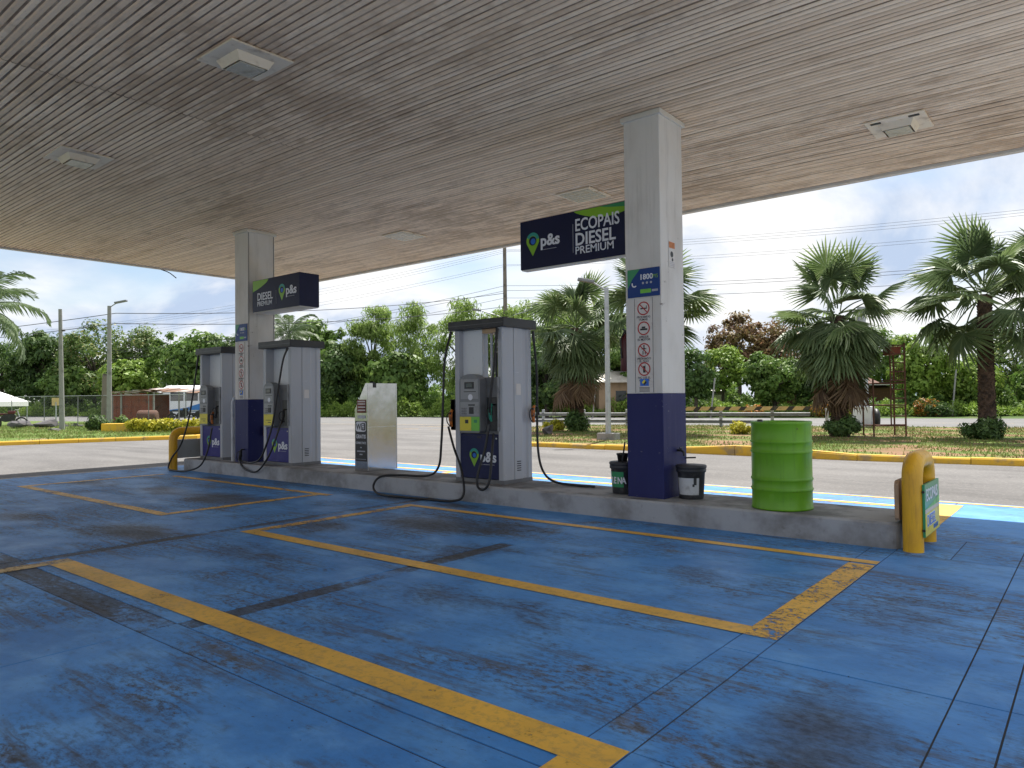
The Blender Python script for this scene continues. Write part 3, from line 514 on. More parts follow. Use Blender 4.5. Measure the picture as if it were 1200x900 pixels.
def column(cx, label, pipe=False):
    c = tag(empty('canopy_column', (cx, 7.22, IZ)), label, 'column')
    MB().cbox(0, .45, 0, .56, 1.17, H-IZ+.03, .008).build('shaft', 'white', c)
    MB().cbox(-.003, .453, -.003, .563, -.01, 1.17, .008).build('painted_base', 'navy', c)
    MB().cbox(-.03, .48, -.03, .59, H-IZ-.06, H-IZ-.004, .006).build('collar', 'fascia', c)
    # hotline plate
    p = MB().cbox(.035, .44, -.016, -.004, 2.26, 2.58, .003).build('hotline_plate', 'plateblue', c)
    p['label'] = 'blue and green hotline plate reading 1800'
    MB().poly([(.037, -.018, 2.578), (.037, -.018, 2.36), (.10, -.018, 2.47), (.20, -.018, 2.578)]).build('green_corner', 'green', p)
    b = MB(); b.disc(.125, 2.41, .036, -.019, 14, .021, 'y', math.radians(150), math.radians(320)); b.build('phone_icon', 'letter', p)
    text('lettering', '1800', .085, (.19, -.018, 2.455), FRONT, 'letter', p, bold=.02); text('lettering', 'PYS', .06, (.355, -.018, 2.46), FRONT, 'lime', p, sx=.7)
    for k in range(3): MB().disc(.235+k*.05, 2.415, .014, -.018, 12).build('dot', 'letterdim', p)
    MB().box(.20, .335, -.019, -.017, 2.30, 2.345).build('green_bar', 'limep', p); MB().box(.345, .42, -.019, -.017, 2.31, 2.335).build('pale_bar', 'letterdim', p)
    # strip of safety pictograms
    s = MB().box(.115, .345, -.006, -.001, 1.18, 2.245).build('pictogram_strip', 'stickerstrip', c); s['label'] = 'strip of red and black prohibition pictograms'
    MB().box(.115, .119, -.0075, -.006, 1.18, 2.245).box(.341, .345, -.0075, -.006, 1.18, 2.245).build('border', 'ink', s)
    words = (('PROHIBIDO', 'FUMAR'), ('APAGUE', 'EL MOTOR'), ('PROHIBIDO', 'EL PASO'), ('NO USE EL', 'CELULAR'))
    for k, zc in enumerate((2.13, 1.905, 1.66, 1.445)):
        b = MB(); b.disc(.23, zc, .078, -.008, 26, .064); a = math.radians(-45); dx, dz = math.cos(a), math.sin(a)
        if k != 1: b.poly([(.23-dx*.07-dz*.006, -.0085, zc-dz*.07+dx*.006), (.23-dx*.07+dz*.006, -.0085, zc-dz*.07-dx*.006), (.23+dx*.07+dz*.006, -.0085, zc+dz*.07-dx*.006), (.23+dx*.07-dz*.006, -.0085, zc+dz*.07+dx*.006)][::-1])
        b.build('prohibition_ring', 'signred', s); i = MB()
        if k == 0: i.box(.19, .26, -.0078, -.0068, zc-.008, zc+.006).box(.262, .272, -.0078, -.0068, zc-.008, zc+.03)
        elif k == 1: i.box(.185, .275, -.0078, -.0068, zc-.022, zc-.002).box(.205, .25, -.0078, -.0068, zc, zc+.02)
        elif k == 2: i.box(.222, .238, -.0078, -.0068, zc-.01, zc+.032).disc(.23, zc+.045, .011, -.0078, 10).box(.20, .26, -.0078, -.0068, zc+.008, zc+.018).box(.212, .222, -.0078, -.0068, zc-.05, zc-.01).box(.24, .25, -.0078, -.0068, zc-.05, zc-.01)
        else: i.box(.215, .245, -.0078, -.0068, zc-.04, zc+.035).box(.239, .243, -.0078, -.0068, zc+.036, zc+.055)
        i.build('pictogram', 'ink', s)
        for j, w in enumerate(words[k]): text('lettering', w, .034, (.23, -.0072, zc-.108-.03*j), FRONT, 'ink', s, 'CENTER', .01, .0006, .95)
    MB().box(.175, .285, -.009, -.007, 1.255, 1.335).build('hazard_square', 'blue', s); MB().poly([(.23, -.0098, 1.262), (.262, -.0098, 1.295), (.23, -.0098, 1.328), (.198, -.0098, 1.295)]).build('hazard_diamond', 'yellowp', s)
    MB().poly([(.23, -.0106, 1.262), (.262, -.0106, 1.295), (.246, -.0106, 1.311), (.214, -.0106, 1.278)]).build('hazard_diamond', 'ink', s)
    for j in range(4): MB().box(.165, .295, -.0075, -.0065, 1.238-.014*j-.004, 1.238-.014*j+.002).build('text_bar', 'ink', s)
    return c
cR = column(-4.21, 'white canopy column with navy base standing between the two sand buckets')
st = MB().box(.452, .455, .19, .34, 2.60, 2.90).build('notice_sticker', 'stickerstrip', cR); MB().box(.4552, .456, .195, .335, 2.82, 2.89).build('notice_header', 'orange', st)
MB().disc(.26, 2.75, .035, .4562, 14, .0, 'x').disc(.275, 2.69, .02, .4562, 10, 0, 'x').build('notice_figure', 'ink', st)
for j in range(3): MB().box(.4552, .456, .205, .325, 2.62+j*.018, 2.626+j*.018).build('text_bar', 'letterdim', st)
b = MB(); b.tube([(.455, .33, .52), (.50, .33, .52), (.53, .33, .50), (.535, .33, .46)], .014, 8); b.tube([(.50, .29, .55), (.50, .37, .55)], .008, 6); b.tube([(.50, .33, .52), (.50, .33, .55)], .008, 6); b.build('tap', 'black', cR)
MB().tube([(.44, .53, .42), (.56, .58, .425)], .010, 6).build('pipe_stub', 'black', cR)
cL = column(-12.68, 'white canopy column with navy base standing between two fuel dispensers')
MB().box(.4535, .456, .015, .022, 1.2, H-IZ-.07).box(.4535, .456, .535, .542, 1.2, H-IZ-.07).build('cladding_seam', 'ink', cL)
dp = MB(); dp.tube([(-12.80, 7.24, IZ), (-12.80, 7.24, 1.35), (-12.72, 7.24, 1.45)], .035, 10); tag(dp.build('downpipe', 'pvc'), 'pale vertical pipe against the column between the dispensers', 'pipe')
MB().box(.46, .52, .30, .40, .48, .66).build('junction_box', 'rust', cL)

# hanging signs
def sign_box(name, x0, x1, y0, y1, z0, z1, label):
    r = tag(empty(name, (x0, y0, z0)), label, 'sign'); w, d, h = x1-x0, y1-y0, z1-z0
    MB().cbox(0, w, 0, d, 0, h, .006).build('case', 'signnavy', r); MB().cbox(.012, w-.012, .012, d-.012, -.012, .004, .003).build('underside', 'fascia', r); return r, w, h
sR, w, h = sign_box('hanging_sign', -5.94, -4.213, 7.46, 7.60, 3.06, 3.70, 'long navy hanging sign reading ECOPAIS DIESEL PREMIUM with green swoosh')
sw = [(.86+i*(w-.862)/20) for i in range(21)]
MB().poly([(x, -.003, h-.008) for x in sw]+[(x, -.003, h-.008-.135*math.sin(math.pi*min(1, (x-.86)/(w-.7)))**.8) for x in sw[::-1]][0:20]).build('swoosh', 'lime', sR)
MB().poly([(x, -.0045, h-.008) for x in sw[9:]]+[(x, -.0045, h-.008-.07*((x-sw[9])/(w-sw[9]))**.7) for x in sw[::-1][:11]]).build('swoosh_tip', 'green', sR)
pin(sR, .21, .325, .21, -.001); text('lettering', 'p&s', .205, (.335, -.003, .275), FRONT, 'letter', sR, bold=.028)
MB().box(.36, .59, -.004, -.001, .222, .228).build('underline', 'letterdim', sR); MB().box(.845, .850, -.004, -.001, .12, .48).build('divider', 'letterdim', sR)
text('lettering', 'ECOPAIS', .215, (.875, -.003, .385), FRONT, 'letter', sR, bold=.015, sx=.77); text('lettering', 'DIESEL', .215, (.875, -.003, .205), FRONT, 'letter', sR, bold=.02, sx=.93); text('lettering', 'PREMIUM', .135, (.875, -.003, .095), FRONT, 'letter', sR, bold=.01, sx=1.02)
sL, w, h = sign_box('hanging_sign', -12.10, -10.62, 7.24, 7.64, 3.0, 3.58, 'shorter navy hanging sign reading DIESEL PREMIUM with its end panel showing')
MB().poly([(.012+.52*t, -.003, h-.008) for t in [i/14 for i in range(15)]]+[(.012+.52*t, -.003, h-.008-.20*(1-t)**.6) for t in [i/14 for i in range(13, -1, -1)]]).build('swoosh', 'lime', sL)
text('lettering', 'DIESEL', .19, (.16, -.003, .205), FRONT, 'letter', sL, bold=.015, sx=.9); text('lettering', 'PREMIUM', .12, (.16, -.003, .10), FRONT, 'letter', sL, bold=.01, sx=.98); MB().box(.77, .775, -.004, -.001, .1, .34).build('divider', 'letterdim', sL)
pin(sL, .95, .29, .20, -.001); text('lettering', 'p&s', .215, (1.07, -.003, .235), FRONT, 'letter', sL, bold=.025); MB().box(1.1, 1.33, -.004, -.001, .19, .196).build('underline', 'letterdim', sL)

# ================================================================== DISPENSERS
def nozzle(parent, p, grip, flip=1):
    x, y, z = p; n = empty_child('nozzle', parent, p)
    b = MB(); b.tube(crom([(0, -.02, -.10), (0, -.035, 0), (0, -.03, .08), (0, .0, .13)], 4), [.020, .021, .022, .023, .025, .026, .028, .028, .026, .024, .022, .02, .018][:13], 8); b.build('grip', grip, n)
    b = MB(); b.tube(crom([(0, 0, .12), (0, .05, .12), (0, .09, .06), (0, .10, 0)], 4), .012, 6); b.build('spout', 'black', n)
    b = MB(); b.tube(crom([(0, -.035, .10), (0, -.10, .06), (0, -.105, -.03), (0, -.04, -.10)], 4), .008, 5); b.build('guard', 'black', n)
    return n
def empty_child(name, parent, loc):
    # a nozzle has pieces of its own: its body mesh carries them
    b = MB(); b.cbox(-.022, .022, -.055, -.005, -.02, .10, .008); o = b.build(name, 'black', parent, loc); return o
def dispenser(loc, label, door, see_through, wide_head, hoses, nozzles):
    r = tag(empty('fuel_dispenser', loc), label, 'fuel pump', 'fuel dispensers on the pump island'); w, d = .88, .61; L = Vector(loc)
    MB().cbox(0, w, 0, d, -.005, .05, .006).build('plinth', 'pumpmid', r)
    MB().cbox(0, .085, .0, d, .05, 2.08, .008).build('side_panel', 'pumpgrey', r)
    fl = [(.79, 0), (.855, 0), (.863, .008), (.884, .206), (.877, .209), (.877, .214), (.888, .218), (.892, .38), (.862, .42), (.858, .50), (.876, .53), (.868, .61), (.79, .61)]
    MB().prism(fl, .05, 2.08, 'z').build('side_panel', 'pumpgrey', r)
    dr = MB().cbox(.085, .79, .012, .05, .055, .655, .006).build('lower_door', door, r)
    pin(dr, .34, .34, .17, .010); text('lettering', 'p&s', .19, (.45, .010, .285), FRONT, 'letter', dr, bold=.028); MB().box(.50, .70, .0095, .0115, .243, .249).build('underline', 'letterdim', dr)
    MB().cbox(.085, .79, .05, d-.05, .05, 1.42, .006).build('cabinet', 'pumpmid', r); MB().cbox(.085, .79, d-.05, d-.012, .055, .655, .006).build('rear_door', door, r)
    if see_through:
        MB().cbox(.085, .44, .08, .11, 1.42, 2.08, .004).build('upper_panel', 'pumpwhite', r)
        MB().tube([(.56, .14, 1.42), (.56, .14, 2.08)], .020, 10).build('riser_pipe', 'pvc', r); MB().cbox(.46, .70, .06, .3, 2.02, 2.079, .004).build('lit_cap_underside', 'copper', r)  # copper box stands in for the light on the cap's underside
        MB().tube([(.66, .12, 1.42), (.66, .12, 2.08)], .016, 8).build('riser_pipe', 'black', r)
        for k in range(4): MB().tube([(.665, .11, 1.75+.07*k), (.665, .11, 1.775+.07*k)], .022, 8).build('coupling', 'steel', r)
    else:
        MB().cbox(.085, .79, .16, .20, 1.42, 2.08, .004).build('upper_panel', 'pumpwhite', r); MB().cbox(.085, .79, .40, .44, 1.42, 2.08, .004).build('upper_panel', 'pumpwhite', r)
    MB().cbox(-.075, w+.055, -.06, d+.05, 2.08, 2.205, .012).build('cap', 'cap', r)
    MB().box(.872, .8785, .2095, .2135, .06, 2.07).build('panel_seam', 'pumpmid', r)
    for zz_ in (.12, .55, 1.05, 1.6, 2.0): MB().tube([(.872, .035, zz_), (.8765, .035, zz_)], .007, 8).build('screw', 'steel', r)
    MB().tube([(.74, .004, .60), (.74, .013, .60)], .012, 10).build('door_lock', 'steel', dr); MB().box(.09, .785, .0095, .0115, .628, .632).build('door_seam', 'ink', dr); MB().cbox(.40, .48, .004, .012, .60, .62, .002).build('door_handle', 'black', dr)
    for k in range(5): MB().box(.887, .8945, .26, .34, .16+.03*k, .172+.03*k).build('vent_slot', 'ink', r)
    MB().box(.888, .8935, .25, .35, 1.18, 1.33).build('side_label', 'stickerstrip', r)
    MB().box(-.073, w+.053, -.0615, -.0595, 2.135, 2.139).build('cap_seam', 'pumpmid', r)
    # display head with arched top
    x0, x1 = (.15, .53) if wide_head else (.13, .45); xc = (x0+x1)/2; hw = (x1-x0)/2
    prof = [(x0, .70), (x0+.03, .675), (x1-.03, .675), (x1, .70), (x1, 1.36)]+[(xc+hw*math.cos(math.radians(a)), 1.36+.11*math.sin(math.radians(a))) for a in range(20, 180, 20)]+[(x0, 1.36)]
    hd = MB().prism(prof, -.075, .05).build('display_head', 'headgrey', r)
    f = lambda a, b_, c, e, m, nm, t=.006: MB().cbox(a, b_, -.075-t, -.0745, c, e, min(.002, t/3)).build(nm, m, hd)
    f(x0+.03, x1-.03, 1.13, 1.40, 'headlight', 'face_plate', .004); f(xc-.085, xc+.085, 1.27, 1.36, 'ink', 'display_bezel', .010); f(xc-.06, xc+.06, 1.285, 1.345, 'lcd', 'display', .012)
    b = MB(); b.disc(xc+.02, 1.155, .042, -.0805, 20); b.build('round_badge', 'letter', hd); f(xc-.1, xc+.12, 1.225, 1.235, 'ink', 'label_line', .005)
    f(x0+.02, x1-.02, .905, 1.09, 'headlight', 'keypad_plate', .005); f(xc+.0, xc+.075, .93, 1.02, 'ink', 'card_reader', .014); f(xc-.02, xc+.1, 1.04, 1.058, 'ink', 'slot', .007)
    for i in range(3):
        for j in range(3): f(x0+.045+i*.034, x0+.07+i*.034, .92+j*.034, .945+j*.034, 'headgrey', 'key', .010)
    if wide_head:
        f(x0+.01, xc+.03, .70, .89, 'yellowp', 'yellow_panel'); f(xc+.032, x1-.01, .70, .89, 'limep', 'lime_panel'); f(xc-.08, xc-.02, .80, .85, 'ink', 'panel_icon', .008); f(xc+.08, xc+.14, .81, .85, 'green', 'panel_icon', .008)
        MB().cbox(.095, .14, .0, .05, .72, 1.13, .004).build('grade_strip', 'yellowp', r)
        for k in range(5): MB().box(.105, .13, -.0015, .001, .75+k*.075, .785+k*.075).build('grade_mark', 'ink', r)
    else:
        f(x0+.01, x1-.01, .70, .90, 'yellowp', 'yellow_panel'); f(x0+.07, x1-.07, .79, .80, 'ink', 'panel_line', .008); f(xc-.02, xc+.08, .75, .762, 'ink', 'panel_line', .008)
    MB().cbox(.57, .77, .02, .055, .70, 1.15, .006).build('nozzle_boot', 'black', r)
    MB().tube([(.80, -.012, .70), (.80, -.012, 1.42)], .018, 8).build('conduit', 'headlight', r)
    for (p, grip) in nozzles:
        if grip == 'orange' and wide_head: MB().cbox(-.085, .0, -.01, .06, .70, 1.13, .012).build('nozzle_boot', 'black', r)
        nozzle(r, p, grip)
    for pts in hoses:
        b = MB(); b.tube([q-L for q in crom(pts, 8)], .0165, 8); h_ = b.build('hose', 'rubber', r)
        P = [q-L for q in crom(pts, 8)]; MB().tube(P[:3], .021, 8).build('hose_coupling', 'black', h_)
    return r
dispenser((-6.98, 7.27, IZ), 'fuel dispenser with see-through top and yellow and green panels beside the steel kiosk', 'pumpnavy', True, True,
  [[(-7.02, 7.24, 2.30), (-7.03, 7.12, 1.9), (-7.05, 7.10, 1.3), (-7.07, 7.08, .75), (-7.17, 7.12, .42), (-7.5, 7.22, .27), (-8.0, 7.15, .255), (-8.25, 6.99, .23), (-8.30, 6.90, .10), (-8.05, 6.78, .02), (-7.6, 6.73, .02), (-7.1, 6.78, .02), (-6.62, 6.83, .025), (-6.47, 6.88, .12), (-6.60, 6.98, .42), (-6.85, 7.10, .70), (-7.01, 7.16, .98)],
   [(-6.17, 7.24, 2.29), (-6.17, 7.16, 1.75), (-6.22, 7.14, 1.35), (-6.26, 7.17, 1.18)],
   [(-6.28, 7.18, 1.02), (-6.30, 7.12, .70), (-6.34, 7.02, .38), (-6.30, 6.97, .22), (-6.20, 6.97, .19), (-6.12, 6.99, .30), (-6.15, 7.08, .62), (-6.22, 7.2, .9)],
   [(-6.07, 7.88, 2.29), (-6.05, 7.93, 1.7), (-6.06, 7.94, 1.1), (-6.03, 7.92, .62), (-5.90, 7.86, .36), (-5.60, 7.70, .262), (-5.2, 7.60, .25), (-4.92, 7.62, .25)]],
  [((-.04, -.02, .85), 'orange'), ((.70, -.03, .93), 'tealgrip'), ((.93, .60, .9), 'orange')])
dispenser((-11.80, 7.27, IZ), 'fuel dispenser with violet door between the navy based column and the steel kiosk', 'pumpviolet', False, False,
  [[(-10.95, 7.22, 2.29), (-10.98, 7.14, 2.05), (-11.05, 7.08, 1.5), (-11.14, 7.04, .98), (-11.24, 7.0, .66), (-11.45, 6.99, .36), (-11.75, 7.0, .27), (-12.25, 7.10, .27)],
   [(-11.10, 7.22, 1.06), (-11.02, 7.08, .86), (-11.14, 6.98, .45), (-11.48, 6.95, .14), (-11.9, 6.96, .15), (-12.22, 7.04, .27), (-12.36, 7.12, .36)]],
  [((.70, -.02, .86), 'black'), ((-.56, -.10, .12), 'black')])
dispenser((-14.11, 7.27, IZ), 'fuel dispenser with violet door standing beside the yellow hoop barrier with sand bucket', 'pumpviolet', False, False,
  [[(-14.08, 7.22, 2.30), (-14.07, 7.10, 1.5), (-14.06, 7.0, .98), (-14.2, 6.92, .52), (-14.40, 6.84, .26), (-14.47, 6.80, .06), (-14.25, 6.77, .02), (-13.75, 6.80, .03), (-13.40, 6.90, .14), (-13.30, 7.0, .42), (-13.36, 7.12, .84)]],
  [((.62, -.05, .80), 'orange'), ((.72, -.02, .92), 'black')])

# ================================================================== THINGS ON THE ISLAND
k = tag(empty('steel_kiosk', (-9.30, 7.36, IZ)), 'stainless steel kiosk with WiFi GRATIS sticker and sloping shoulder', 'kiosk')
MB().prism([(0, 0), (.31, 0), (.31, 1.40), (.27, 1.40), (0, .98)], 0, .62).build('body', 'stainless', k)
MB().box(.3105, .3125, .008, .014, .02, 1.38).box(.3105, .3125, .60, .606, .02, 1.38).box(.3105, .3125, .015, .60, .70, .705).build('sheet_seam', 'steel', k)
MB().cbox(.25, .30, .10, .17, 1.38, 1.42, .004).build('latch', 'black', k); MB().box(.312, .318, .12, .18, 1.33, 1.40).build('hasp', 'black', k)
s1 = MB().box(.015, .295, -.004, -.0005, .16, .80).build('wifi_sticker', 'ink', k); s1['label'] = 'black sticker with white WiFi logo and GRATIS'
MB().prism([(p*.25+.03, q*.16+.63) for p, q in rrect(0, 1, 0, 1, .22, 4)], -.0065, -.004).build('logo_plate', 'letter', s1)
text('lettering', 'Wi', .13, (.045, -.007, .665), FRONT, 'ink', s1, bold=.02, sx=.8); MB().prism([(p*.105+.165, q*.12+.65) for p, q in rrect(0, 1, 0, 1, .25, 4)], -.0085, -.0065).build('logo_tab', 'ink', s1)
text('lettering', 'Fi', .12, (.178, -.009, .67), FRONT, 'letter', s1, bold=.02, sx=.8); text('lettering', 'GRATIS', .085, (.155, -.005, .525), FRONT, 'letter', s1, 'CENTER', .02, sx=.85)
text('lettering', 'CONECTATE', .05, (.155, -.005, .435), FRONT, 'letter', s1, 'CENTER', .01, sx=.85)
for z_, ww in ((.37, .04), (.31, .20), (.26, .07)): MB().box(.155-ww/2, .155+ww/2, -.0055, -.004, z_, z_+.018).build('text_bar', 'letterdim', s1)
MB().box(.03, .28, -.0055, -.004, .19, .196).build('text_bar', 'letterdim', s1)
s2 = MB().box(.06, .285, -.004, -.0005, .93, 1.14).build('red_sticker', 'rustred', k)
for z_ in (.96, 1.01, 1.06, 1.10): MB().box(.08, .265, -.0055, -.004, z_, z_+.022).build('text_bar', 'stickerstrip', s2)
s3 = MB().box(.07, .27, -.004, -.0005, .84, .89).build('small_sticker', 'paper', k)

d = tag(empty('steel_drum', (-2.52, 7.36, IZ)), 'green painted steel drum with rolled hoops standing on the island end', 'drum')
R_ = .288; pr = [(0, .012), (R_-.03, .012), (R_-.012, 0), (R_+.004, .004), (R_+.006, .018), (R_, .03)]
for zc in (.20, .30, .57, .67): pr += [(R_, zc-.02), (R_+.004, zc-.012), (R_+.011, zc), (R_+.004, zc+.012), (R_, zc+.02)]
pr += [(R_, .84), (R_+.006, .85), (R_+.006, .868), (R_-.004, .872), (R_-.012, .864), (R_-.014, .845), (0, .842)]
MB().lathe(pr, 56).build('shell', 'drum', d)
MB().lathe([(0, .842), (.03, .842), (.03, .875), (.022, .885), (0, .885)], 14, (-.22, .02, 0)).build('bung', 'black', d)
MB().disc(.0, .14, .028, -R_-.0005, 12).build('dent_mark', 'drum', d)

def bucket(x, y, label, txt=None, extra=None):
    r = tag(empty('sand_bucket', (x, y, IZ)), label, 'bucket')
    MB().lathe([(0, 0), (.125, 0), (.132, .012), (.15, .29), (.162, .295), (.165, .32), (.160, .335), (.167, .34), (.170, .36), (.160, .372), (0, .376)], 28).build('shell', 'bucket', r)
    def wrap(nm, a0, a1, z0, z1, rr, mat):
        A = [math.radians(a0+(a1-a0)*i/10) for i in range(11)]; R0 = lambda z: .132+.018*z/.29+rr
        return MB().add([(R0(z)*math.cos(a), R0(z)*math.sin(a), z) for a in A for z in (z0, z1)], [(2*i, 2*i+2, 2*i+3, 2*i+1) for i in range(10)], True).build(nm, mat, r)
    if txt:
        wrap('label_panel', 205, 300, .08, .26, .0015, 'green')
        for i, ch in enumerate(txt):
            a = math.radians(212+i*19.5); R0 = .148
            t = text('lettering', ch, .105, (R0*math.cos(a), R0*math.sin(a), .125), (math.pi/2, 0, a+math.pi/2), 'letter', r, 'LEFT', .03, .001, .8)
    else:
        wrap('label_panel', 225, 330, .05, .235, .0015, 'paper'); wrap('torn_patch', 305, 318, .16, .235, .003, 'bucket'); wrap('torn_patch', 300, 309, .14, .17, .003, 'bucket')
    return r
bk = bucket(-4.40, 7.44, 'dark bucket with green ARENA label and small pot on its lid', 'ARENA')
p_ = tag(MB().lathe([(0, .376), (.055, .376), (.065, .45), (.072, .452), (.072, .47), (.062, .47), (.055, .39), (0, .388)], 20).build('pot', 'black', None, (-4.40, 7.42, IZ)), 'small black pot standing on the ARENA bucket', 'pot')
st_ = tag(MB().tube([(-4.31, 7.26, IZ+.38), (-4.235, 7.20, IZ+.62)], .009, 6).build('squeegee_stick', 'black'), 'thin dark stick leaning from the ARENA bucket against the column', 'stick')
bucket(-3.56, 7.48, 'dark bucket with torn pale label beside the navy column base')
b5 = bucket(-14.30, 7.60, 'dark bucket with green ARENA label inside the hoop barrier', 'ARENA')
ex = tag(empty('fire_extinguisher', (-4.285, 7.33, 1.66)), 'dark red fire extinguisher hung on the side of the white column', 'extinguisher')
MB().lathe([(0, 0), (.055, 0), (.06, .012), (.06, .36), (.045, .41), (.02, .44), (0, .44)], 18).build('cylinder', 'extred', ex)
MB().tube([(0, 0, .43), (0, 0, .48)], .014, 8).tube([(-.01, -.05, .49), (0, .05, .47)], .008, 6).build('valve', 'black', ex); MB().tube(crom([(0, -.03, .46), (-.02, -.075, .35), (-.01, -.07, .15)], 5), .008, 6).build('hose', 'rubber', ex)

def hoop(x, ya, yb, label):
    r = tag(empty('hoop_barrier', (x, (ya+yb)/2, 0)), label, 'barrier'); hw = (yb-ya)/2; top = .775; c = .17; pts = [(0, -hw, -.02), (0, -hw, .3), (0, -hw, top-c)]
    pts += [(0, -hw+c-c*math.cos(math.radians(a)), top-c+c*math.sin(math.radians(a))) for a in range(15, 91, 15)]
    pts += [(0, hw-c+c*math.sin(math.radians(a)), top-c+c*math.cos(math.radians(a))) for a in range(0, 91, 15)]+[(0, hw, .3), (0, hw, -.02)]
    MB().tube(pts, .082, 20).build('hoop', 'hoop', r); return r
hr = hoop(-1.29, 7.03, 7.62, 'yellow steel hoop barrier at the island end beside the green drum')
pl = tag(empty('hoop_sign', (-1.19, 7.00, .13)), 'green and yellow sign plate reading ECOPAIS and DIESEL on the hoop barrier', 'sign')
MB().cbox(-.02, .0, 0, .68, 0, .45, .003).build('plate', 'green', pl); MB().box(.0002, .0015, .006, .674, .006, .20).build('lower_field', 'yellowp', pl); MB().box(.0002, .0016, .006, .674, .202, .235).build('pale_field', 'paleroof', pl)
MB().poly([(.0018, .006, .236), (.0018, .674, .236), (.0018, .674, .30), (.0018, .3, .26)]).build('wave', 'limep', pl)
text('lettering', 'ECOPAIS', .145, (.002, .05, .305), SIDE, 'letter', pl, bold=.015, sx=.95); text('lettering', 'DIESEL', .14, (.002, .07, .085), SIDE, 'letter', pl, bold=.04, sx=.98); text('lettering', 'DIESEL', .14, (.0035, .07, .085), SIDE, 'blue', pl, bold=.0, sx=.98); text('lettering', 'PREMIUM', .055, (.002, .36, .03), SIDE, 'blue', pl, bold=.01)
for z_ in (.06, .39): MB().tube([(-.01, -.012, z_), (-.01, .002, z_)], .012, 10).build('bolt', 'black', pl)
MB().box(-.06, -.02, .10, .6, .40, .43).build('bracket', 'rust', pl)
tb = MB(); tb.prism(rrect(7.02, 7.60, .25, .60, .05, 3), -1.43, -1.395, 'x'); tag(tb.build('wooden_board', 'tan'), 'brown wooden board fixed behind the hoop barrier beside the drum', 'board')
hl = hoop(-14.52, 6.92, 7.70, 'yellow steel hoop barrier at the island end beside a fuel dispenser')
MB().cbox(-.13, -.10, -.36, .36, .22, .60, .004).build('sign_back', 'galv', hl)

# ================================================================== STREET THINGS
cdir = Vector((rgt.x, rgt.y, 0))
def put(u, D, z=0.0):
    """point at lateral offset u (pixels of a 1200 wide picture) and depth D metres from the viewpoint"""
    d = Vector((fwd.x, fwd.y, 0)).normalized(); p = d*D+cdir*((u-600)/844.1*D); return Vector((p.x, p.y, z))
def facing(o, extra=0.0): o.rotation_euler.z = yaw+extra
def lamp(loc, h, arm, label, mat='galv', r0=.085, base=None, head=.55):
    r = tag(empty('street_lamp', loc), label, 'street lamp'); z0 = 0
    if base: MB().cbox(-base[0]/2, base[0]/2, -base[1]/2, base[1]/2, -.02, base[2], .02).build('footing', 'pole', r); z0 = base[2]
    MB().tube([(0, 0, z0-.02), (0, 0, h*.5), (0, 0, h)], [r0, r0*.9, r0*.75], 14).build('post', mat, r)
    ax, ay, az = arm; MB().tube(crom([(0, 0, h-.1), (ax*.35, ay*.35, h-.05+az*.45), (ax*.8, ay*.8, h+az*.95)], 5), .028, 8).build('arm', mat, r)
    d = Vector((ax, ay, 0)).normalized(); hd = MB().cbox(-.26*head/.55, .26*head/.55, -.1, .1, -.05, .05, .035).build('lamp_head', 'headgrey', r, (ax, ay, h+az)); hd.rotation_euler = (0, -.18, math.atan2(d.y, d.x)); return r
cdir = Vector((rgt.x, rgt.y, 0))
lamp((-11.6, 18.75, .10), 4.62, tuple(-cdir*.62)[:2]+(.22,), 'grey street lamp on a concrete block on the palm median', base=(.62, .34, .20))
lamp((-41.2, 16.2, .10), 6.5, tuple(cdir*.62)[:2]+(.22,), 'pale concrete street lamp beside the leafy bush and yellow planter', 'pole', .125, head=.7)
p1 = tag(empty('utility_pole', (-39.3, 13.3, .10)), 'bare grey concrete pole on the grass verge beside a pile of rubble', 'pole'); p1.rotation_euler = (0, -.02, .6)
MB().tube([(0, 0, -.1), (0, 0, 3), (0, 0, 5.9)], [.125, .10, .08], 12).build('post', 'pole', p1); MB().tube([(.10, 0, 4.85), (.22, 0, 4.85)], .05, 8).build('insulator', 'stone', p1)
p2 = tag(empty('utility_pole', put(122.5, 39.9, .10)), 'weathered wooden stump pole close behind the concrete street lamp', 'pole'); MB().tube([(0, 0, -.1), (0.02, 0, 1.5), (0, 0.02, 2.9)], [.19, .17, .13], 10).build('post', 'wood', p2)
p3 = tag(empty('utility_pole', (-37.4, 44.9, 0)), 'tall wooden utility pole with two lamp arms rising behind the fuel dispenser', 'pole')
MB().tube([(0, 0, -.1), (0, 0, 7), (0, 0, 16.4)], [.22, .18, .13], 10).build('post', 'wood', p3); MB().cbox(-1.1, 1.1, -.05, .05, 15.8, 15.92, .01).build('crossarm', 'wood', p3); MB().cbox(-.8, .8, -.05, .05, 15.1, 15.2, .01).build('crossarm', 'wood', p3)
for s in (-1, 1):
    v = cdir*s*1.0; MB().tube(crom([(0, 0, 7.9), tuple(v*.9)[:2]+(8.25,), tuple(v*1.9)[:2]+(8.55,)], 5), .05, 7).build('lamp_arm', 'galv', p3)
    q = MB().cbox(-.35, .35, -.13, .13, -.07, .07, .03).build('lamp_head', 'headgrey', p3, tuple(v*2.3)[:2]+(8.65,)); q.rotation_euler = (0, -.2*s, yaw)
p4 = tag(empty('utility_pole', put(1011, 30.0, .05)), 'grey steel pole in a white concrete block behind the rusty scaffold', 'pole')
MB().cbox(-.36, .36, -.36, .36, -.02, .85, .02).build('footing', 'whiteroof', p4); MB().tube([(0, 0, .8), (0, 0, 5.0)], [.22, .16], 14).build('post', 'galv', p4); MB().tube([(-.28, -.2, .8), (-.25, -.2, 4.6)], .08, 8).build('conduit', 'ink', p4)
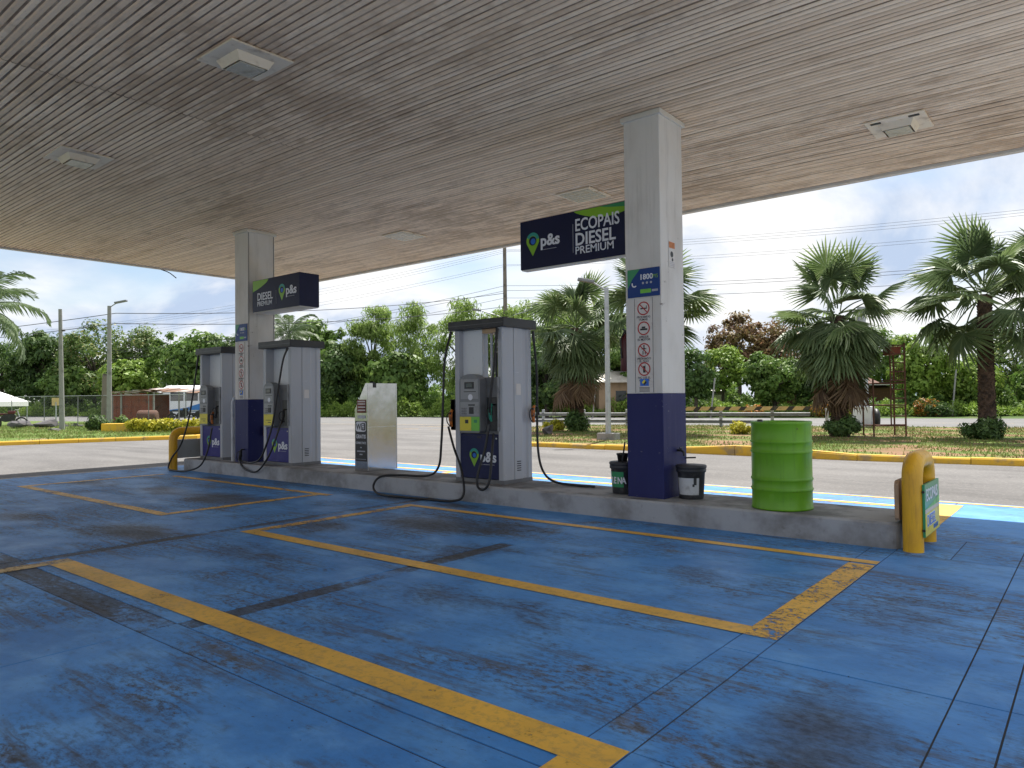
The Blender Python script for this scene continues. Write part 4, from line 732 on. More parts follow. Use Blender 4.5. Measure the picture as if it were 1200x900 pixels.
ty = MB(); ty.tube([(.33*math.cos(a), 0, .33+.33*math.sin(a)) for a in [i*math.pi/12 for i in range(25)]], .11, 8, False); t_ = tag(ty.build('old_tyre', 'rubber', None, put(1026, 29.8, .05)), 'old grey tyre leaning beside the white pole footing', 'tyre'); t_.rotation_euler.z = yaw+1.25

# guardrail
gr = tag(empty('guardrail', (-5, 30.6, .05)), 'steel roadside guardrail with black and yellow striped top board', 'guardrail'); gr.rotation_euler.z = math.atan(.22)
for i in range(-8, -1):
    x = i*2.05+.6; MB().cbox(x-.06, x+.06, .05, .13, -.15, .80, .01).build('post', 'galv', gr)
for i in range(-9, -2):
    x0 = i*2.05; x1 = x0+2.045
    for z0, z1 in ((.20, .36), (.50, .66)):
        zc = (z0+z1)/2; MB().prism([(.05, z0), (0, z0+.03), (.03, zc), (0, z1-.03), (.05, z1), (.056, z1), (.01, z1-.03), (.04, zc), (.01, z0+.03), (.056, z0)], x0, x1, 'x').build('rail', 'railgrey', gr)
n_ = 0; x = -11.6
while x < -4.3:
    m_ = 'hazblack' if n_ % 2 else 'sunboard'; wd = .24 if n_ % 2 else .38; sh = .13
    MB().prism([(x, .74), (x+wd, .74), (x+wd+sh, .90), (x+sh, .90)], -.015, .015).build('striped_board', m_, gr); x += wd; n_ += 1

# scaffold
sc = tag(empty('scaffold', (-5.42, 24.05, .10)), 'rusty steel scaffold frame with ladder rungs standing between two palms', 'scaffold'); sc.rotation_euler.z = .62
Hs = 2.85
for (x, y) in ((0, 0), (.95, 0), (0, .75), (.95, .75)): MB().tube([(x, y, -.05), (x, y, Hs if x > .5 else Hs*.62)], .028, 8).build('upright', 'rust', sc)
for z_ in (.32, .95, 1.62): MB().tube([(0, 0, z_), (.95, 0, z_)], .02, 7).tube([(0, .75, z_), (.95, .75, z_)], .02, 7).build('ledger', 'rust', sc)
for i in range(10): MB().tube([(.52, .0, .35+i*.27), (.95, .0, .35+i*.27)], .020, 7).build('rung', 'rust', sc)
MB().tube([(.52, 0, .3), (.52, 0, Hs)], .022, 8).build('ladder_rail', 'rust', sc)
for z_ in (1.65, 2.75): MB().tube([(.95, 0, z_), (.95, .75, z_)], .02, 7).tube([(.52, 0, z_), (.52, .75, z_)], .02, 7).build('transom', 'rust', sc)
MB().box(.50, .97, .0, .75, 1.70, 1.73).build('platform', 'rust', sc)
for i in range(8): MB().box(.53+i*.055, .545+i*.055, -.01, .0, 1.73, 2.2).build('bar', 'rust', sc)
MB().cbox(.56, .9, .1, .6, 2.5, 2.75, .03).build('box', 'rustred', sc)

# power cables
def cable(a, b_, sag, r, label):
    a = Vector(a); b_ = Vector(b_); P = [a.lerp(b_, t)-Vector((0, 0, 4*sag*t*(1-t))) for t in [i/28 for i in range(29)]]
    tag(MB().tube(P, r, 5).build('power_cable', 'cable'), label, 'cable', 'overhead power cables along the main road')
for i, (dz, dy) in enumerate(((13.45, -.9), (13.45, 0.), (13.45, .9), (12.25, -.6), (12.25, .5), (10.6, 0), (10.2, .1), (9.6, 0))):
    lb = 'thin black overhead power cable strung along the main road'
    cable((-37.4, 44.9+dy*.5, dz), (9, 55.5+dy*.5, dz-1.0), .55+.1*(i % 3), .009 if i < 5 else .015, lb); cable((-37.4, 44.9+dy*.5, dz), (-95, 31+dy*.5, dz-3.4), .8+.15*(i % 3), .009 if i < 5 else .015, lb)
for i in range(3): cable((-26, 21.6+i*.4, 9.2+.35*i), (18, 23.6+i*.4, 9.0+.33*i), .35, .011, 'thin overhead cable crossing above the palm median')
for dz in (0, .55): cable((-40.9, 16.4, 6.2-dz), (-95, 6, 6.9-dz), .5, .02, 'thin overhead cable running past the concrete street lamp'); cable((-40.9, 16.4, 6.2-dz), (-37.4, 44.9, 10.0-dz*2), .5, .02, 'thin overhead cable joining the street lamp and the tall wooden pole')

# left background: fence, sign, shed, van, tent, rubble
fn = tag(empty('chain_link_fence', (0, 0, .08)), 'chain link fence on thin posts behind the grass verge', 'fence')
fa, fb = Vector((-62, 8.2, 0)), Vector((-37.6, 18.6, 0)); fd = (fb-fa).normalized(); FL = (fb-fa).length
for i in range(12): p = fa.lerp(fb, i/11); MB().tube([(p.x, p.y, 0), (p.x, p.y, 1.75)], .022, 7).build('post', 'railgrey', fn)
MB().tube([tuple(fa+Vector((0, 0, 1.72))), tuple(fb+Vector((0, 0, 1.72)))], .016, 6).build('top_wire', 'galv', fn)
V = []; F = []; n_ = int(FL/.09)
for sgn in (1, -1):
    for i in range(n_):
        t0 = i*.09; t1 = t0+sgn*1.65; a = fa+fd*t0; c = fa+fd*min(max(t1, 0), FL); zc = 1.65*abs((c-a).length)/1.65; o = len(V)
        V += [tuple(a+Vector((0, 0, .05))), tuple(a+fd*.006+Vector((0, 0, .05))), tuple(c+fd*.006+Vector((0, 0, .05+zc))), tuple(c+Vector((0, 0, .05+zc)))]; F.append((o, o+1, o+2, o+3))
link('wire_mesh', np_mesh('wire_mesh', V, F, 'railgrey'), fn)
sg = tag(empty('road_sign', (-58.5, 19.4, 0)), 'small faded yellow square sign on a post behind the fence', 'sign'); MB().tube([(0, 0, -.1), (0, 0, 1.5)], .05, 8).build('post', 'galv', sg); q = MB().cbox(-.28, .28, -.015, .015, 1.25, 1.8, .01).build('plate', 'sunboard', sg); q.rotation_euler.z = yaw+.2
sh = tag(empty('shed', put(128, 45.5, .05)), 'rust red sheet metal shed with sagging brown roof beside the parked bus', 'shed'); facing(sh, .05)
for i in range(6): MB().box(i*.46, i*.46+.445, 0, .03+.01*(i % 2), .0, 1.9+.06*math.sin(i*2.1)).build('wall_sheet', 'rustred', sh)
for x in (0.0, .75, 2.76): MB().box(x-.05, x+.05, -.06, -.01, 0, 2.0).build('post', 'pole', sh)
for i in range(5): q = MB().box(i*.62-.2, i*.62+.40, -.5, 2.6, 0, .03).build('roof_sheet', 'tin' if i < 4 else 'brownroof', sh, (0, 0, 1.98+.035*i)); q.rotation_euler.x = -.05+.02*(i % 3)
MB().box(0, 2.7, 2.4, 2.45, 0, 1.9).build('rear_wall', 'rustred', sh)
aw = tag(empty('awning', put(168, 47, .05)), 'low brown tin awning on poles above the parked bus', 'awning'); facing(aw)
for i in range(7): q = MB().box(i*.78, i*.78+.80, -.8, 1.8, 0, .04).build('roof_sheet', 'brownroof' if i % 3 else 'tin', aw, (0, 0, 2.12-.03*i+.05*math.sin(i*3))); q.rotation_euler.x = .09
for x in (0.2, 2.6, 5.2): MB().tube([(x, -.6, 0), (x, -.6, 2.05)], .05, 7).build('pole', 'pole', aw)
br = tag(empty('barn', put(186, 66, 0)), 'long low building with pale blue metal roof behind the bus', 'building'); facing(br)
MB().box(0, 9, 0, 5, 0, 2.3).build('wall', 'pole', br); q = MB().prism([(-.4, 2.3), (2.5, 3.0), (5.4, 2.3)], -.3, 9.3, 'x').build('roof', 'whiteroof', br)
bs = tag(empty('parked_bus', put(183, 55, 0)), 'white minibus with blue side swoosh parked under the awning', 'bus'); facing(bs, -.03)
MB().prism([(0, .45), (.15, .35), (5.6, .35), (5.7, .6), (5.7, 2.3), (5.55, 2.45), (.7, 2.45), (.25, 1.5), (0, 1.3)], 0, 1.9).build('body', 'vanwhite', bs)
for i in range(4): MB().box(1.1+i*1.12, 2.1+i*1.12, -.012, -.001, 1.5, 2.15).build('window', 'glassdark', bs)
for x in (1.0, 4.5): MB().tube([(x, -.02, .38), (x, .22, .38)], .38, 18).build('wheel', 'rubber', bs)
MB().poly([(.2, -.008, .75), (5.6, -.008, .55), (5.6, -.008, 1.0), (3.6, -.008, 1.35), (2.2, -.008, .95)]).build('swoosh', 'vanblue', bs)
tk = tag(empty('rusty_tank', put(161, 42, .08)), 'dark brown rusty tank lying behind the yellow croton bushes', 'tank'); facing(tk, .2); MB().tube([(0, 0, .42), (.04, 0, .42), (.1, 0, .42), (1.0, 0, .42), (1.06, 0, .42), (1.1, 0, .42)], [.3, .4, .44, .44, .4, .3], 16).build('shell', 'rust', tk)
tn = tag(empty('market_tent', put(-16, 43, .05)), 'white pop-up market tent at the edge of the verge', 'tent'); facing(tn)
MB().add([(-1.5, -1.5, 1.5), (1.5, -1.5, 1.5), (1.5, 1.5, 1.5), (-1.5, 1.5, 1.5), (0, 0, 2.35), (-1.5, -1.5, 1.2), (1.5, -1.5, 1.2), (1.5, 1.5, 1.2), (-1.5, 1.5, 1.2)], [(0, 1, 4), (1, 2, 4), (2, 3, 4), (3, 0, 4), (5, 6, 1, 0), (6, 7, 2, 1), (7, 8, 3, 2), (8, 5, 0, 3)]).build('roof', 'fabric', tn)
for x in (-1.45, 1.45):
    for y in (-1.45, 1.45): MB().tube([(x, y, 0), (x, y, 1.5)], .03, 6).build('leg', 'galv', tn)
MB().box(1.42, 1.5, -1.49, -1.2, .5, 1.25).build('side_flap', 'fabric', tn)
def bike(u, D, label, mat):
    r = tag(empty('motorcycle', put(u, D, .06)), label, 'motorcycle', 'motorcycles parked by the left verge'); facing(r, .3)
    for x in (0, 1.25): MB().tube([(x+.28*math.cos(a), 0, .30+.28*math.sin(a)) for a in [i*math.pi/9 for i in range(19)]], .05, 7, False).build('wheel', 'rubber', r)
    MB().prism([(.2, .45), (.5, .35), (.9, .4), (1.0, .7), (.75, .85), (.45, .78), (.3, .6)], -.1, .1).build('engine_block', 'black', r); MB().cbox(-.05, .6, -.1, .1, .72, .82, .03).build('seat', mat, r)
    MB().tube([(1.25, 0, .3), (1.05, 0, .95)], .03, 7).tube([(1.02, -.3, 1.0), (1.02, .3, 1.0)], .02, 6).build('fork', 'steel', r); MB().cbox(.62, .95, -.12, .12, .78, .95, .04).build('fuel_tank', mat, r); return r
bike(-6, 39, 'red and white motorcycle parked beside the white tent', 'extred'); bike(202, 47, 'dark motorcycle parked in front of the bus under the awning', 'black'); bike(222, 46.5, 'grey motorcycle parked beside the awning pole in front of the bus', 'galv')
def rock_mesh(name, seed, mat='stone'):
    bm = bmesh.new(); bmesh.ops.create_icosphere(bm, subdivisions=2, radius=.5); g = random.Random(seed); off = [Vector((g.uniform(-1, 1), g.uniform(-1, 1), g.uniform(-1, 1))).normalized() for _ in range(7)]
    for v in bm.verts:
        n = v.co.normalized(); v.co *= min(1.0/max(.35, n.dot(o)) * .42 if n.dot(o) > .35 else 1.2 for o in off)
    me = bpy.data.meshes.new(name); bm.to_mesh(me); bm.free(); me.materials.append(M[mat]); return me
RM = [rock_mesh('rock', i) for i in range(4)]
for i in range(16):
    p = put(14+i*6.3+random.uniform(-2, 2), 41.3-i*.12, .14); o = tag(link('rock', RM[i % 4], None, p), 'dark stone in the row along the fence foot', 'rock', 'stones along the fence foot'); s = random.uniform(.25, .5); o.scale = (s*1.3, s, s*.7); o.rotation_euler.z = i
for i, (u, D, s, lb) in enumerate(((20, 37.5, 1.0, 'long dark rubble heap on the verge beside the white tent'), (57, 37.5, 1.15, 'large dark rubble heap beside the concrete pole'), (65, 33.5, .6, 'flat pale stone on the grass in front of the rubble heap'), (641, 25.3, .62, 'dark boulder lying on the dry median by the yellow kerb'))):
    o = tag(link('rock', RM[(i+1) % 4], None, put(u, D, .12+.18*s*(.5 if i == 2 else 1))), lb, 'rock'); o.scale = (s*1.5, s, s*(.3 if i == 2 else .75)); o.rotation_euler.z = yaw+.2*i
pt = tag(MB().cbox(-.62, .62, -.3, .3, -.02, .36, .02).build('planter', 'kerb', None, put(139, 32.2, .10)), 'solid yellow painted planter block on the verge behind the kerb', 'planter'); facing(pt, .1)
hut = tag(empty('hut', put(716, 53, 0)), 'small brown hut with pale roof seen beside the white column', 'hut'); facing(hut, .1)
MB().box(-.9, 3, 0, 3, 0.3, 2.55).build('wall', 'tan', hut); MB().box(.35, 1.15, -.02, .0, 1.1, 1.9).build('window', 'glassdark', hut); q = MB().prism([(-.5, 2.5), (1.5, 3.3), (3.5, 2.5), (3.5, 2.58), (1.5, 3.4), (-.5, 2.58)], -1.2, 3.3, 'x').build('roof', 'paleroof', hut)
hs = tag(empty('house', put(912, 56, 0)), 'low dark house with white sheet roof behind the palm and scaffold', 'house'); facing(hs)
MB().box(0, 8.7, 0, 5, 0, 1.95).build('wall', 'rust', hs); MB().box(-.4, 9.1, -.9, 2.6, 0, .06).build('roof', 'whiteroof', hs, (0, 0, 2.15)); hs.children[-1].rotation_euler.x = .24
for i in range(3): MB().box(1.2+i*2.6, 2.1+i*2.6, -.02, -.001, .7, 1.5).build('window', 'glassdark', hs)
hs2 = tag(empty('house', put(812, 64, 0)), 'white roofed cottage glimpsed through the dark shrubs behind the guardrail', 'house'); facing(hs2); MB().box(0, 3.5, 0, 3, 0, 1.6).build('wall', 'white', hs2); MB().box(-.3, 3.8, -1.2, 2.0, 0, .06).build('roof', 'whiteroof', hs2, (0, 0, 1.85)); hs2.children[-1].rotation_euler.x = .25
for u, D, h in ((1115, 47, 3.0), (832, 47, 2.6), (694, 50, 3.4)): tag(MB().tube([tuple(put(u, D, 0)), tuple(put(u+6, D, h))], .05, 7).build('fence_post', 'pole'), 'thin leaning pale post among the roadside shrubs', 'post', 'thin posts beyond the main road')

# ================================================================== TREES
def limbs(C, base, r0, n, seed):
    g = random.Random(seed); b = MB(); fork = Vector((base.x, base.y, base.z*.55)); tops = sorted(C.tolist(), key=lambda c: -c[2]); pick = g.sample(range(len(tops)), min(n, len(tops)))
    b.tube([(0, 0, -base.z-.1), (g.uniform(-.1, .1), g.uniform(-.1, .1), -base.z*.6), (0, 0, -base.z*.15), (0, 0, .2)], [r0, r0*.8, r0*.65, r0*.5], 9)
    for i in pick:
        c = Vector(tops[i]); m = c*.5+Vector((0, 0, -.25*c.length*.3)); b.tube(crom([(0, 0, -base.z*.25+.15*base.z*g.random()), tuple(m), tuple(c*.92)], 4), [r0*.42-r0*.04*k for k in range(9)], 6)
    return b
def tree(u, D, zc, rad, mat, label, seed, leaf=.40, nl=11000, ncl=80, clump=.30, aspect=.55, nlimb=10, name='tree', hollow=.5, droop=.2, group=None):
    p = put(u, D); r = tag(empty(name, (p.x, p.y, 0)), label, 'tree', group)
    me, C = crown_mesh('crown', mat, rad, ncl, nl, leaf, seed, clump, aspect, droop, .75, hollow)
    link('crown', me, r, (0, 0, zc)); b = limbs(C, Vector((0, 0, zc)), .05*sum(rad)/3+.06, nlimb, seed); b.build('trunk', 'bark', r, (0, 0, zc)); return r
T = [ # u, depth, crown centre z, radii, material, label
 (2, 90, 5.4, (5.6, 4, 5.0), 'lf_dark', 'broad dark green tree behind the white tent', {}),
 (52, 88, 5.8, (4.6, 4, 5.3), 'lf_dark', 'dark green domed tree behind the small yellow sign', {}),
 (110, 84, 6.0, (5.4, 4, 5.7), 'lf_flower', 'large tree with pale blossom behind the concrete street lamp', {}),
 (82, 82, 3.6, (3.4, 3, 3.0), 'lf_mid', 'rounded mid green tree below the blossoming tree', {}),
 (163, 82, 5.4, (3.5, 3, 5.3), 'lf_flower', 'upright tree with pale tips behind the rust red shed', {}),
 (150, 78, 3.4, (3.6, 3, 2.8), 'lf_bright', 'bright green low tree behind the tin roofed shed', {}),
 (198, 78, 5.6, (2.8, 2.6, 4.0), 'lf_mid', 'thin open crowned tree above the parked bus', dict(nl=2400, ncl=30, clump=.22)),
 (240, 76, 5.0, (4.4, 3.5, 4.8), 'lf_mid', 'spreading layered tree beside the farthest fuel dispenser', dict(zsq=.4) if False else {}),
 (285, 74, 4.4, (3.6, 3.5, 4.1), 'lf_dark', 'dark tree behind the navy and white column between dispensers', {}),
 (372, 68, 5.0, (3.6, 3.2, 4.9), 'lf_mid', 'tall mid green tree beside the violet door dispenser', dict(nl=8000)),
 (404, 66, 3.6, (2.6, 3, 3.3), 'lf_dark', 'dark glossy tree just behind the steel kiosk shoulder', {}),
 (437, 66, 5.7, (2.5, 2.5, 5.3), 'lf_feather', 'pale feathery upright tree above the steel kiosk', dict(leaf=.42, aspect=.22, droop=.9, ncl=70)),
 (487, 65, 5.8, (2.9, 2.6, 5.5), 'lf_feather', 'loose feathery bamboo clump between kiosk and dispenser', dict(leaf=.46, aspect=.18, droop=1.0, nl=6500, ncl=64, clump=.24)),
 (463, 62, 3.0, (2.8, 2.6, 2.7), 'lf_mid', 'bushy green tree below the bamboo clump', {}),
 (540, 62, 5.6, (3.2, 2.6, 5.0), 'lf_feather', 'feathery yellow green tree behind the fuel dispenser cap', dict(leaf=.46, aspect=.2, droop=.9, nl=8000)),
 (606, 60, 6.0, (4.3, 3, 5.0), 'lf_feather', 'large yellow green bamboo clump behind the tall wooden pole', dict(leaf=.46, aspect=.2, droop=.9, nl=11000, ncl=80)),
 (662, 57, 5.4, (3.4, 3, 5.2), 'lf_feather', 'tall bright bamboo clump behind the fan palm', dict(leaf=.44, aspect=.22, droop=.8, nl=9000)),
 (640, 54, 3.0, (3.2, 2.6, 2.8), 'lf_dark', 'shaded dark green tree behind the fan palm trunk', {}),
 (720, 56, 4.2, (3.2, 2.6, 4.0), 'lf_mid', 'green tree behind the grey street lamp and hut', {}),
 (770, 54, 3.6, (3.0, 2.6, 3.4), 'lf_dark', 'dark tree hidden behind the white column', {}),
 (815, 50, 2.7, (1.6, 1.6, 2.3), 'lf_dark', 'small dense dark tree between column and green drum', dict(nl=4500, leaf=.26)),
 (866, 60, 5.2, (2.9, 2.6, 3.6), 'lf_red', 'russet leaved tree rising behind the striped guardrail board', dict(nl=7000, leaf=.30)),
 (912, 60, 4.7, (2.9, 2.6, 3.6), 'lf_red', 'reddish brown tree partly hidden by the skirted fan palm', dict(nl=6000, leaf=.30)),
 (848, 55, 3.4, (1.7, 1.6, 2.4), 'lf_bright', 'bright green small tree below the russet tree', dict(nl=4000, leaf=.26)),
 (908, 51, 2.6, (2.7, 2.2, 2.3), 'lf_mid', 'rounded leafy mango tree behind the guardrail', dict(nl=9000, leaf=.26)),
 (955, 52, 2.3, (2.2, 2.0, 1.9), 'lf_dark', 'dark rounded shrub tree behind the skirted fan palm', dict(nl=5000, leaf=.26)),
 (1030, 64, 4.2, (3.2, 2.4, 3.4), 'lf_mid', 'green tree behind the rusty scaffold', dict(nl=6500, leaf=.28)),
 (1082, 50, 3.3, (2.3, 2.2, 3.0), 'lf_bright', 'lush bright tree between scaffold and slender fan palm', dict(nl=9000, leaf=.28)),
 (1132, 50, 2.3, (2.3, 2.2, 1.9), 'lf_bright', 'light green bushy tree just left behind the slender fan palm trunk', dict(nl=8000, leaf=.28)),
 (1192, 54, 3.6, (3.0, 2.4, 3.0), 'lf_flower', 'fine leaved olive green tree behind the slender fan palm', dict(nl=8000, leaf=.24)),
 (1235, 48, 2.4, (2.6, 2.2, 2.3), 'lf_mid', 'green tree at the far end of the roadside planting', dict(nl=6000)),
]
for i, (u, D, zc, rad, mat, lb, kw) in enumerate(T): kw = {**dict(leaf=(.32, .46, .38, .52)[i % 4] if D > 56 else .30, clump=(.22, .32, .27)[i % 3], hollow=(.35, .55, .45)[(i*2) % 3]), **kw}; tree(u, D, zc, rad, mat, lb, 100+i, **kw)
# far wood and roadside undergrowth read as one mass
def mass(name, mat, spec, n, leaf, seed, label, cat, aspect=.5, up=0.0):
    g = np.random.default_rng(seed); u = g.uniform(spec[0], spec[1], n); dep = np.interp(u, spec[2], spec[3])+g.normal(size=n)*spec[5]; ht = np.interp(u, spec[2], spec[4])
    lump = .62+.38*np.sin(u*.11+seed)*np.sin(u*.047+2*seed)+.15*np.sin(u*.31); z = ht*np.clip(lump, .25, 1.1)*g.random(n)**.8
    d = np.array([fwd.x, fwd.y, 0]); d /= np.linalg.norm(d); c = np.array([cdir.x, cdir.y, 0]); P = d*dep[:, None]+c*((u-600)/844.1*dep)[:, None]; P[:, 2] = z
    out = unit(g.normal(size=(n, 3))+np.array([0, 0, .6])-d*.5); D = unit(np.cross(out, g.normal(size=(n, 3)))+np.array([0, 0, up])); L = leaf*(.6+.8*g.random(n)); V, F = leaf_quads(P, D, out, L, L*aspect)
    return tag(link(name, np_mesh(name, V, F, mat)), label, cat, kind='stuff')
us = [-60, 100, 240, 380, 520, 640, 760, 900, 1000, 1100, 1260]
mass('far_woods', 'lf_mid', (-60, 1260, us, [98, 92, 86, 78, 74, 68, 66, 70, 68, 66, 64], [6.5, 6.5, 5.4, 4.6, 4.0, 4.4, 4.0, 3.2, 3.0, 3.6, 3.8], 1.5), 60000, .42, 21, 'continuous dark woodland behind the roadside trees', 'woods')
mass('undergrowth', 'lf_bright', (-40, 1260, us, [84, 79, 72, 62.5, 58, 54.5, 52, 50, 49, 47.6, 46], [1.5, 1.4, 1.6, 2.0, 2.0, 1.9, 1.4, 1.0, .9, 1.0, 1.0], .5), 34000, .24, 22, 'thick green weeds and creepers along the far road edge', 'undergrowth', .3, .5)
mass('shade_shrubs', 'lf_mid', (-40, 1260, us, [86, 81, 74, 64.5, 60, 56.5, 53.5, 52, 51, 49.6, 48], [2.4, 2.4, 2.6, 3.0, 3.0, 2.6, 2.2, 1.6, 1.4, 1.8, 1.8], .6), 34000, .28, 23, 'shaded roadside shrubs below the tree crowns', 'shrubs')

def bush(u, D, rad, mat, label, seed, n=2500, leaf=.13, z=.10, group=None, ncl=26):
    p = put(u, D); r = tag(empty('bush', (p.x, p.y, z)), label, 'bush', group); me, C = crown_mesh('foliage', mat, rad, ncl, n, leaf, seed, .42, .45, .0, .8, .35)
    link('foliage', me, r, (0, 0, rad[2]*.8)); b = MB(); g = random.Random(seed)
    for k in range(5): c = C[k]; b.tube([(0, 0, -.05), (c[0]*.5, c[1]*.5, rad[2]*.5), (c[0]*.9, c[1]*.9, rad[2]*.8+c[2]*.8)], [.03, .022, .012], 5)
    b.build('stems', 'bark', r); return r
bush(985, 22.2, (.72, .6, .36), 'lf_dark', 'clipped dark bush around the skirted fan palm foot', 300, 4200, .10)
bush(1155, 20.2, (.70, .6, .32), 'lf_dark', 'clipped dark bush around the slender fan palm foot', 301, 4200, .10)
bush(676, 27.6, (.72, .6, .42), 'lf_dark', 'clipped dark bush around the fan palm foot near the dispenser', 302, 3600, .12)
bush(868, 24.2, (.46, .4, .24), 'lf_croton', 'small variegated bush on the median behind the green drum', 303, 1600, .10)
bush(649, 28.0, (.45, .4, .26), 'lf_croton', 'small yellow croton bush on the median beside the palm foot bush', 304, 1400, .11)
bush(113, 33.6, (.55, .5, .42), 'lf_dark', 'dark green rounded bush at the concrete lamp foot', 305, 2600, .13); bush(142, 35.5, (.55, .4, .34), 'lf_mid', 'green bush behind the yellow planter block', 306, 1800, .13)
for i, u in enumerate((160, 175, 190, 205, 219, 231)): bush(u, 31.6-.15*i, (.50, .42, .32-.02*(i % 2)), 'lf_croton', 'bright yellow croton bush in the row behind the verge kerb', 310+i, 1700, .14, group='croton bushes behind the verge kerb')
bush(880, 47.6, (.9, .6, .50), 'lf_orange', 'low bush with yellow and red flowers behind the guardrail', 330, 1500, .16, 0); bush(968, 47.5, (1.2, .7, .72), 'lf_orange', 'tall orange flowering bush behind the skirted fan palm trunk', 331, 3000, .17, 0); bush(1003, 47.6, (.5, .6, .70), 'lf_croton', 'yellow flowering bush beside the white pole footing', 333, 1500, .16, 0)
bush(1086, 46.8, (1.2, .7, .62), 'lf_orange', 'red flowering bush between scaffold and slender palm beyond the road', 332, 1800, .16, 0); bush(1100, 46.2, (1.0, .6, .5), 'lf_dark', 'dark low bush beyond the road beside the red flowers', 334, 1800, .16, 0)

# ------------------------------------------------------------------ palms
def fan_leaf(seed, R=.92, pet=1.05, nseg=30, droop=.5, spread=135, mat='lf_palm', fold=.06):
    g = random.Random(seed); b = MB()
    # petiole along +X, arching; blade fans out at its end
    pth = crom([(0, 0, 0), (pet*.5, 0, pet*.05), (pet, 0, -.02*pet)], 4); b.tube(pth, [.022-.0012*i for i in range(len(pth))], 5, False)
    V = []; F = []
    for i in range(nseg):
        a = math.radians(-spread+2*spread*i/(nseg-1)+g.uniform(-2, 2)); L = R*(1-.28*abs(math.sin(a*.5))**2)*g.uniform(.9, 1.06); ca, sa = math.cos(a), math.sin(a); w0 = .018; wm_ = R*.036; o = len(V)
        def pt(t, side, lift):
            r_ = L*t; z = -droop*L*(t**2.2)*(.55+.45*abs(math.sin(a)))+.10*L*t*math.cos(a*.5); q = side
            return (pet+ca*r_-sa*q, sa*r_+ca*q, z+lift)
        tw = g.uniform(-.25, .25)*.3*L
        V += [pt(0, 0, 0), pt(.45, wm_, -fold*.5), pt(.45, 0, fold*.5), pt(.45, -wm_, -fold*.5), pt(.8, wm_*.6, -fold*.3-.01), pt(.8, -wm_*.6, -fold*.3-.01), pt(1.0, tw*.2, -abs(tw)*.5)]
        F += [(o, o+1, o+2), (o, o+2, o+3), (o+2, o+1, o+4), (o+2, o+4, o+6), (o+3, o+2, o+6, o+5)]
    b.add(V, F); return b.mesh('leaf', mat)
FAN = [fan_leaf(i, droop=.28+.12*i, mat='lf_palm' if i % 2 else 'lf_palmpale') for i in range(4)]
FANOLD = [fan_leaf(10+i, droop=.75, spread=120, mat='lf_palm') for i in range(3)]
FANSK = [fan_leaf(30+i, R=1.18, pet=.42, droop=.42, spread=105, nseg=34, mat='lf_palm') for i in range(3)]
FANDEAD = [fan_leaf(20+i, R=1.0, droop=.35, spread=60, nseg=18, mat='lf_dead', fold=.04) for i in range(2)]
def trunk(h, r0, r1, seed, lean=(0, 0)):
    g = random.Random(seed); b = MB(); n = 14; b.tube([(lean[0]*(i/n)**2, lean[1]*(i/n)**2, -.1+(h+.1)*i/n) for i in range(n+1)], [r0*(1.25-.25*min(1, i/3)) if i < 3 else r0+(r1-r0)*i/n for i in range(n+1)], 14)
    rows = int(h/.085)
    for i in range(rows): # old leaf bases
        z = i*.085; t = z/h; rr = r0+(r1-r0)*t
        for k in range(9):
            a = 2*math.pi*(k+.5*(i % 2))/9+g.uniform(-.1, .1); c, s = math.cos(a), math.sin(a); lx, ly = lean[0]*t*t, lean[1]*t*t; w = rr*.33; pr_ = g.uniform(.02, .05)
            P = [(c*(rr-.02)-s*w+lx, s*(rr-.02)+c*w+ly, z), (c*(rr-.02)+s*w+lx, s*(rr-.02)-c*w+ly, z), (c*(rr+pr_)+lx, s*(rr+pr_)+ly, z+.11), (c*(rr-.03)+lx, s*(rr-.03)+ly, z+.12)]
            b.add(P, [(0, 1, 2), (1, 3, 2), (3, 0, 2)])
    return b
def fan_palm(u, D, h, label, seed, n_up=16, n_side=16, n_down=14, n_dead=22, s=1.0, r0=.24, deadlen=1.0, dz=-.55, side_lo=-24):
    g = random.Random(seed); p = put(u, D); r = tag(empty('fan_palm', (p.x, p.y, .10)), label, 'palm', 'fan palms along the median')
    trunk(h, r0, r0*.8, seed).build('trunk', 'palmbark', r)
    def leaf(me, az, el, z, sc, roll=0.0):
        o = link('leaf', me, r, (.10*math.cos(az), .10*math.sin(az), z)); o.rotation_euler = (roll, -el, az); o.scale = (sc,)*3; return o
    az = g.random()*6
    for i in range(n_up): az += 2.39996; leaf(FAN[i % 4], az, math.radians(g.uniform(28, 78)), h+.15+.25*g.random(), s*g.uniform(.72, 1.08), g.uniform(-.8, .8))
    for i in range(n_side): az += 2.39996; leaf(FAN[(i+1) % 4] if i % 3 else FANOLD[i % 3], az, math.radians(g.uniform(side_lo, 38)), h+.15-.35*g.random(), s*g.uniform(.95, 1.15), g.uniform(-.5, .5))
    for i in range(n_down): az += 2.39996; leaf(FANSK[i % 3] if n_dead else FANOLD[i % 3], az, math.radians(g.uniform(-66, -22)), h+.05-.75*g.random()*(1 if n_dead else .3), s*g.uniform(.9, 1.15), g.uniform(-.25, .25))
    for i in range(n_dead): az += 2.39996; leaf(FANDEAD[i % 2] if i > n_dead*.3 else FANSK[i % 3], az, math.radians(g.uniform(-84, -64)), h+dz-.75*g.random(), s*deadlen*g.uniform(.75, 1.0), g.uniform(-.2, .2))
    return r
fan_palm(983, 22.6, 3.75, 'stout fan palm with a full brown skirt beside the rusty scaffold', 51, 10, 12, 24, 30, 1.08, .25, 1.0)
fan_palm(1156, 20.9, 4.15, 'slender fan palm with bare dark trunk and open green crown', 52, 11, 13, 6, 0, 1.16, .22, .6, -.35, -10)
fan_palm(676, 28.2, 4.0, 'full skirted fan palm growing beside the grey street lamp', 53, 11, 13, 26, 30, 1.12, .26, 1.06)
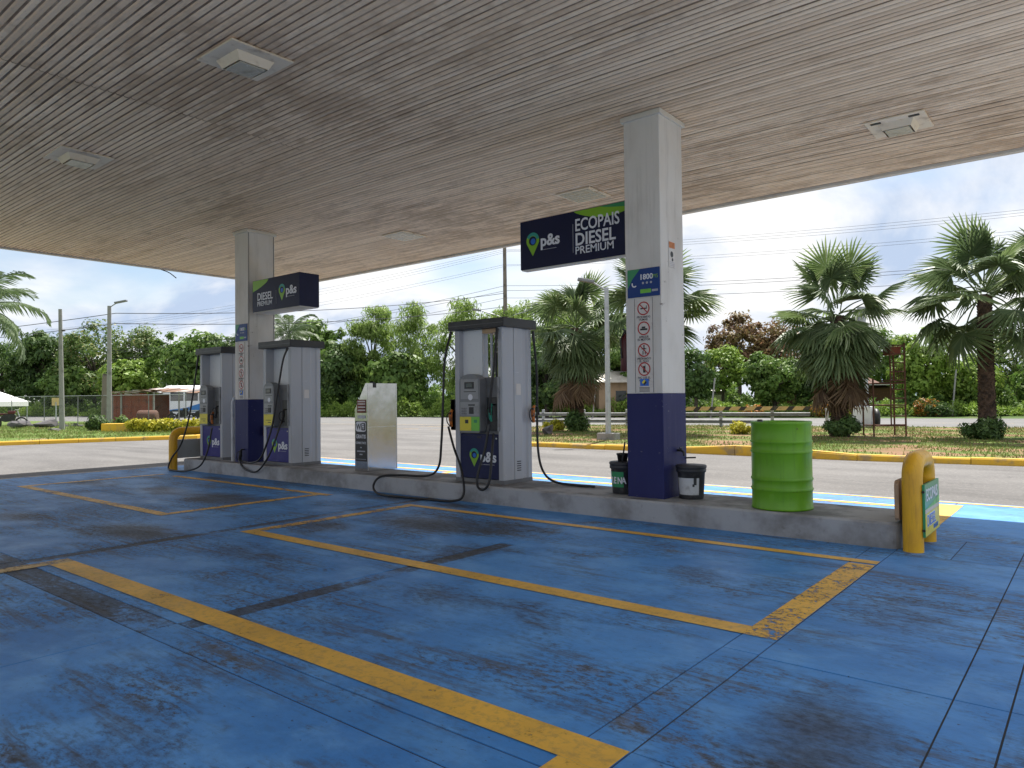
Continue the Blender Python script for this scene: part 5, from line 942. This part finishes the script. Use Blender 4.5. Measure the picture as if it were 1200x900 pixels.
fan_palm(770, 26.0, 4.35, 'fan palm whose fronds show on both sides of the white column', 54, 10, 14, 12, 10, 1.15, .24, .9)
fan_palm(1248, 21.0, 4.3, 'fan palm reaching over the median beyond the slender palm', 55, 8, 11, 6, 2, 1.15, .24, .7)
def frond_mesh(seed, L=3.2, n=44, mat='lf_palm'):
    g = random.Random(seed); b = MB(); pth = [Vector((L*t*math.cos(.9*t*t*.8), 0, .55*L*t*(1-t*1.1)*.9-.20*L*t*t)) for t in [i/16 for i in range(17)]]; b.tube(pth, [.035*(1-.85*i/16)+.004 for i in range(17)], 5, False)
    V = []; F = []
    for i in range(n):
        t = .12+.86*i/n; k = t*16; a = pth[int(k)].lerp(pth[min(16, int(k)+1)], k-int(k)); ll = L*.24*(math.sin(math.pi*min(1, t*.85+.12))**.6)
        for s in (-1, 1):
            l_ = ll*g.uniform(.85, 1.1); d = Vector((.55, s*.8, -.30-.45*g.random())).normalized(); e = a+d*l_*.55; f_ = e+(d+Vector((0, 0, -.75))).normalized()*l_*.5; w = Vector((.03, 0, 0)); o = len(V)
            V += [tuple(a-w*.5), tuple(a+w*.5), tuple(e+w), tuple(e-w), tuple(f_)]; F += [(o, o+1, o+2, o+3), (o+3, o+2, o+4)]
    b.add(V, F); return b.mesh('leaf', mat)
FR = [frond_mesh(i) for i in range(3)]
def feather_palm(u, D, h, label, seed, n=16, s=1.0, low=-.55):
    g = random.Random(seed); p = put(u, D); r = tag(empty('coconut_palm', (p.x, p.y, .05)), label, 'palm'); b = MB(); b.tube([(0, 0, -.1), (0, 0, h*.3), (0, 0, h+.3)], [.24, .17, .14], 12); b.build('trunk', 'pole', r); az = 0
    for i in range(n):
        az += 2.39996; o = link('leaf', FR[i % 3], r, (0, 0, h+.1)); el = 1.05+(low-1.05)*(i/(n-1)); o.rotation_euler = (g.uniform(-.3, .3), -el, az); o.scale = (s*g.uniform(.9, 1.08),)*3
    return r
feather_palm(-32, 31, 5.3, 'coconut palm with long feathery fronds reaching in from beside the canopy edge', 61, 22, 1.0, -.9)
feather_palm(338, 64, 7.2, 'coconut palm with drooping fronds behind the violet door dispenser', 62, 18, 1.05, -.6)
